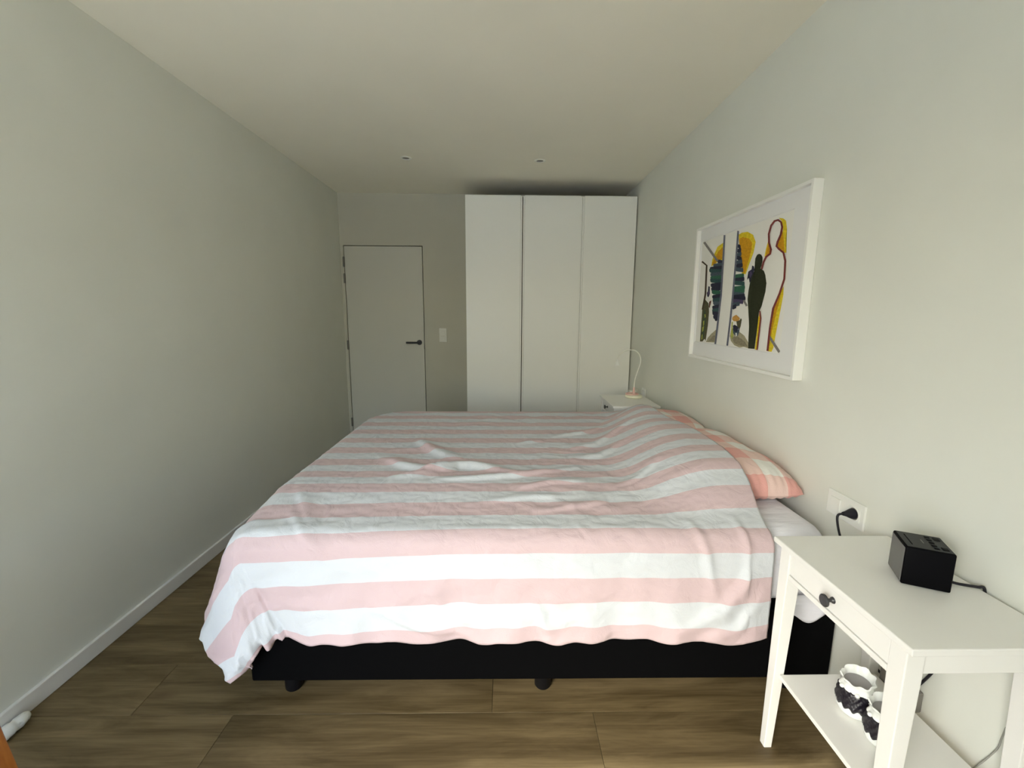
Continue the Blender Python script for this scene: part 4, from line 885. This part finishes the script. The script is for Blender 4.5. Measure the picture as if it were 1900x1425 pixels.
# ------------------------------------------------------------------ two ceramic pots on the shelf
def pot(loc, rot, label, group, s=1.0):
    t = thing('ceramic_pot', (0, 0, 0), label, 'pot', group)
    n_ = 64
    # white body
    prof = [(0.018, 0.0), (0.031, 0.002), (0.040, 0.012), (0.043, 0.024), (0.041, 0.034), (0.038, 0.050), (0.037, 0.064), (0.034, 0.076), (0.029, 0.082)]
    bm = bmesh.new(); lathe(bm, prof, (0, 0, 0), n=n_); shade_auto(loc_obj('pot_body', bm, M['ceramic'], t), 50)
    # ruffled white collar and rim, open on top
    rings = []
    bm = bmesh.new()
    for k, (r, z, wv) in enumerate([(0.031, 0.076, 0.0), (0.039, 0.081, 0.0025), (0.035, 0.089, 0.001), (0.034, 0.098, 0.001), (0.0385, 0.108, 0.0022), (0.0365, 0.111, 0.0022), (0.031, 0.103, 0.001), (0.030, 0.092, 0.0)]):
        ring = []
        for i in range(n_):
            a = 2*PI*i/n_; rr = r + wv*math.sin(a*9+0.5*k); zz = z + wv*0.8*math.sin(a*7+1) + 0.008*math.cos(a)*(1 if z > 0.100 else 0.3)
            ring.append(bm.verts.new((rr*math.cos(a), rr*math.sin(a), zz)))
        rings.append(ring)
    for a_, b_ in zip(rings, rings[1:]):
        for i in range(n_): bm.faces.new((a_[i], a_[(i+1) % n_], b_[(i+1) % n_], b_[i]))
    shade_auto(loc_obj('ruffled_rim', bm, M['ceramic'], t), 60)
    bm = bmesh.new()
    c0 = [bm.verts.new((0.0305*math.cos(2*PI*i/n_), 0.0305*math.sin(2*PI*i/n_), 0.093+0.002*math.cos(2*PI*i/n_))) for i in range(n_)]
    bm.faces.new(c0); loc_obj('inside', bm, M['ceramic_in'], t)
    # black curled front with scalloped edges, facing -x
    nu_, nv_ = 60, 22; bm = bmesh.new(); V_ = []
    for i in range(nu_):
        a = PI + (i/(nu_-1)-0.5)*math.radians(215); e_ = abs(i/(nu_-1)-0.5)*2; row = []
        zlo = 0.027+0.010*e_**2 + 0.004*math.sin(i*0.85); zhi = 0.085-0.018*e_**3 + 0.003*math.sin(i*1.1)
        for j in range(nv_):
            q = j/(nv_-1); z = zlo+(zhi-zlo)*q
            rb = np.interp(z, [p[1] for p in prof[3:]], [p[0] for p in prof[3:]])
            env = min(1, 6*min(q, 1-q, (1-e_)*1.2+0.02))
            r = rb - 0.001 + env*(0.0068 + 0.0018*math.sin(i*1.25+j*0.4)*math.cos(j*1.2+i*0.2))
            row.append(bm.verts.new((r*math.cos(a), r*math.sin(a), z)))
        V_.append(row)
    for i in range(nu_-1):
        for j in range(nv_-1): bm.faces.new((V_[i][j], V_[i+1][j], V_[i+1][j+1], V_[i][j+1]))
    shade_auto(loc_obj('black_front', bm, M['glaze'], t), 70)
    # small white beads over the black part
    for da in (-0.55, 0.45):
        bm = bmesh.new(); bmesh.ops.create_icosphere(bm, subdivisions=2, radius=0.0058)
        bmesh.ops.translate(bm, verts=bm.verts, vec=(0.0395*math.cos(PI+da), 0.0395*math.sin(PI+da), 0.080))
        o = loc_obj('bead', bm, M['ceramic'], t); shade_auto(o, 180)
    t.location = loc; t.rotation_euler = (0, 0, rot); t.scale = (s, s, s)
    return t
SZ = 0.2717
pot((0.962, 1.030, SZ), 0.45, 'black and white ceramic pot with ruffled rim, the one farther back on the shelf', 'ceramic pots on the nightstand shelf')
pot((0.966, 0.940, SZ), 0.40, 'black and white ceramic pot with ruffled rim, the front one half behind the nightstand leg', 'ceramic pots on the nightstand shelf')

# ------------------------------------------------------------------ framed picture on the right wall
FX, FY0, FY1, FZ0, FZ1 = WR-0.040, 1.686, 2.682, 1.093, 1.846
t = thing('framed_picture', (WR, (FY0+FY1)/2, FZ0), 'large white framed abstract painting of figures hung on the right wall above the bed', 'picture')
fw = 0.014
obj('frame_bar', mkbox(FX, WR-0.001, FY0, FY0+fw, FZ0, FZ1, 0.0012), M['frame'], t)
obj('frame_bar', mkbox(FX, WR-0.001, FY1-fw, FY1, FZ0, FZ1, 0.0012), M['frame'], t)
obj('frame_bar', mkbox(FX, WR-0.001, FY0+fw, FY1-fw, FZ1-fw, FZ1, 0.0012), M['frame'], t)
obj('frame_bar', mkbox(FX, WR-0.001, FY0+fw, FY1-fw, FZ0, FZ0+fw, 0.0012), M['frame'], t)
obj('backing', mkbox(WR-0.008, WR-0.002, FY0+fw, FY1-fw, FZ0+fw, FZ1-fw), M['mat'], t)
wy0, wy1, wz0, wz1 = 1.815, 2.653, 1.184, 1.770
mx_ = 1.1515
bm = bmesh.new()                            # mat board with bevelled window
o4 = [(FY0+fw, FZ0+fw), (FY1-fw, FZ0+fw), (FY1-fw, FZ1-fw), (FY0+fw, FZ1-fw)]
i4 = [(wy0, wz0), (wy1, wz0), (wy1, wz1), (wy0, wz1)]
s_ = 0.004; j4 = [(wy0+s_, wz0+s_), (wy1-s_, wz0+s_), (wy1-s_, wz1-s_), (wy0+s_, wz1-s_)]
vo_ = [bm.verts.new((mx_, *p)) for p in o4]; vi_ = [bm.verts.new((mx_, *p)) for p in i4]; vj_ = [bm.verts.new((mx_+s_, *p)) for p in j4]
for i in range(4):
    bm.faces.new((vo_[i], vo_[(i+1) % 4], vi_[(i+1) % 4], vi_[i])); bm.faces.new((vi_[i], vi_[(i+1) % 4], vj_[(i+1) % 4], vj_[i]))
obj('mat_board', bm, M['mat'], t)
AXX = 1.1560
bm = bmesh.new(); box(bm, AXX, AXX+0.004, wy0-0.01, wy1+0.01, wz0-0.01, wz1+0.01); obj('art_paper', bm, M['paper'], t)
names = sorted({c for c, k, p in ART})
by_c = {}
for z_i, (c, k, pl) in enumerate(ART):
    by_c.setdefault(c, []).append((z_i, k, pl))
bm = bmesh.new(); 
for z_i, (c, k, pl) in enumerate(ART):
    xx = AXX - 0.00015 - 0.000025*z_i; mi = names.index(c)
    if k == 0:
        vs = [bm.verts.new((xx, y, z)) for y, z in pl]
        f = bm.faces.new(vs); f.material_index = mi
        bmesh.ops.triangulate(bm, faces=[f])
    else:
        h = len(pl)//2
        A_ = [bm.verts.new((xx, y, z)) for y, z in pl[:h]]; B_ = [bm.verts.new((xx, y, z)) for y, z in pl[h:]]
        for i in range(h-1):
            f = bm.faces.new((A_[i], A_[i+1], B_[i+1], B_[i])); f.material_index = mi
obj('painted_shapes', bm, [M['a_'+c] for c in names], t)

# ------------------------------------------------------------------ left front corner
t = thing('rolled_cloth', (-1.585, 1.17, 0), 'white rolled cloth lying on the floor along the left baseboard', 'cloth')
n_ = 40; bm = bmesh.new(); ring_pts = []
path = [(-1.584, 1.285-0.30*i/39, 0.0215+0.001*math.sin(i)) for i in range(40)]
rad = [0.020*(min(1, 0.55+0.45*math.sin(min(1, i/5)*PI/2)) + 0.07*math.sin(i*0.9) + 0.05*math.sin(i*1.9)) for i in range(40)]
tube(bm, path, 0.02, n=22, radii=rad)
for v_ in bm.verts: v_.co.z = max(v_.co.z, 0.0008)
shade_auto(obj('cloth_roll', bm, M['rag'], t), 60)

t = thing('wooden_stool', (-1.27, 0.63, 0), 'orange-brown wooden stool with splayed legs in the near left corner', 'stool')
def sq_leg(p0, p1, w0, w1):
    bm = bmesh.new()
    def q(p, w): return [(p[0]-w, p[1]-w, p[2]), (p[0]+w, p[1]-w, p[2]), (p[0]+w, p[1]+w, p[2]), (p[0]-w, p[1]+w, p[2])]
    hexa(bm, q(p0, w0), q(p1, w1), 0.003); return bm
sx0, sx1, sy0, sy1 = -1.42, -1.088, 0.50, 0.790
obj('seat', mkbox(sx0-0.02, sx1+0.02, sy0-0.02, sy1+0.02, 0.60, 0.63, 0.008, seg=3), M['seat_wood'], t)
for ax, ay, bx, by in ((sx1-0.005, sy1-0.005, -0.996, 0.800), (sx0+0.005, sy1-0.005, -1.50, 0.80), (sx1-0.005, sy0+0.005, -0.996, 0.46), (sx0+0.005, sy0+0.005, -1.50, 0.46)):
    obj('leg', sq_leg((bx, by, 0), (ax, ay, 0.602), 0.017, 0.020), M['orange_wood'], t)
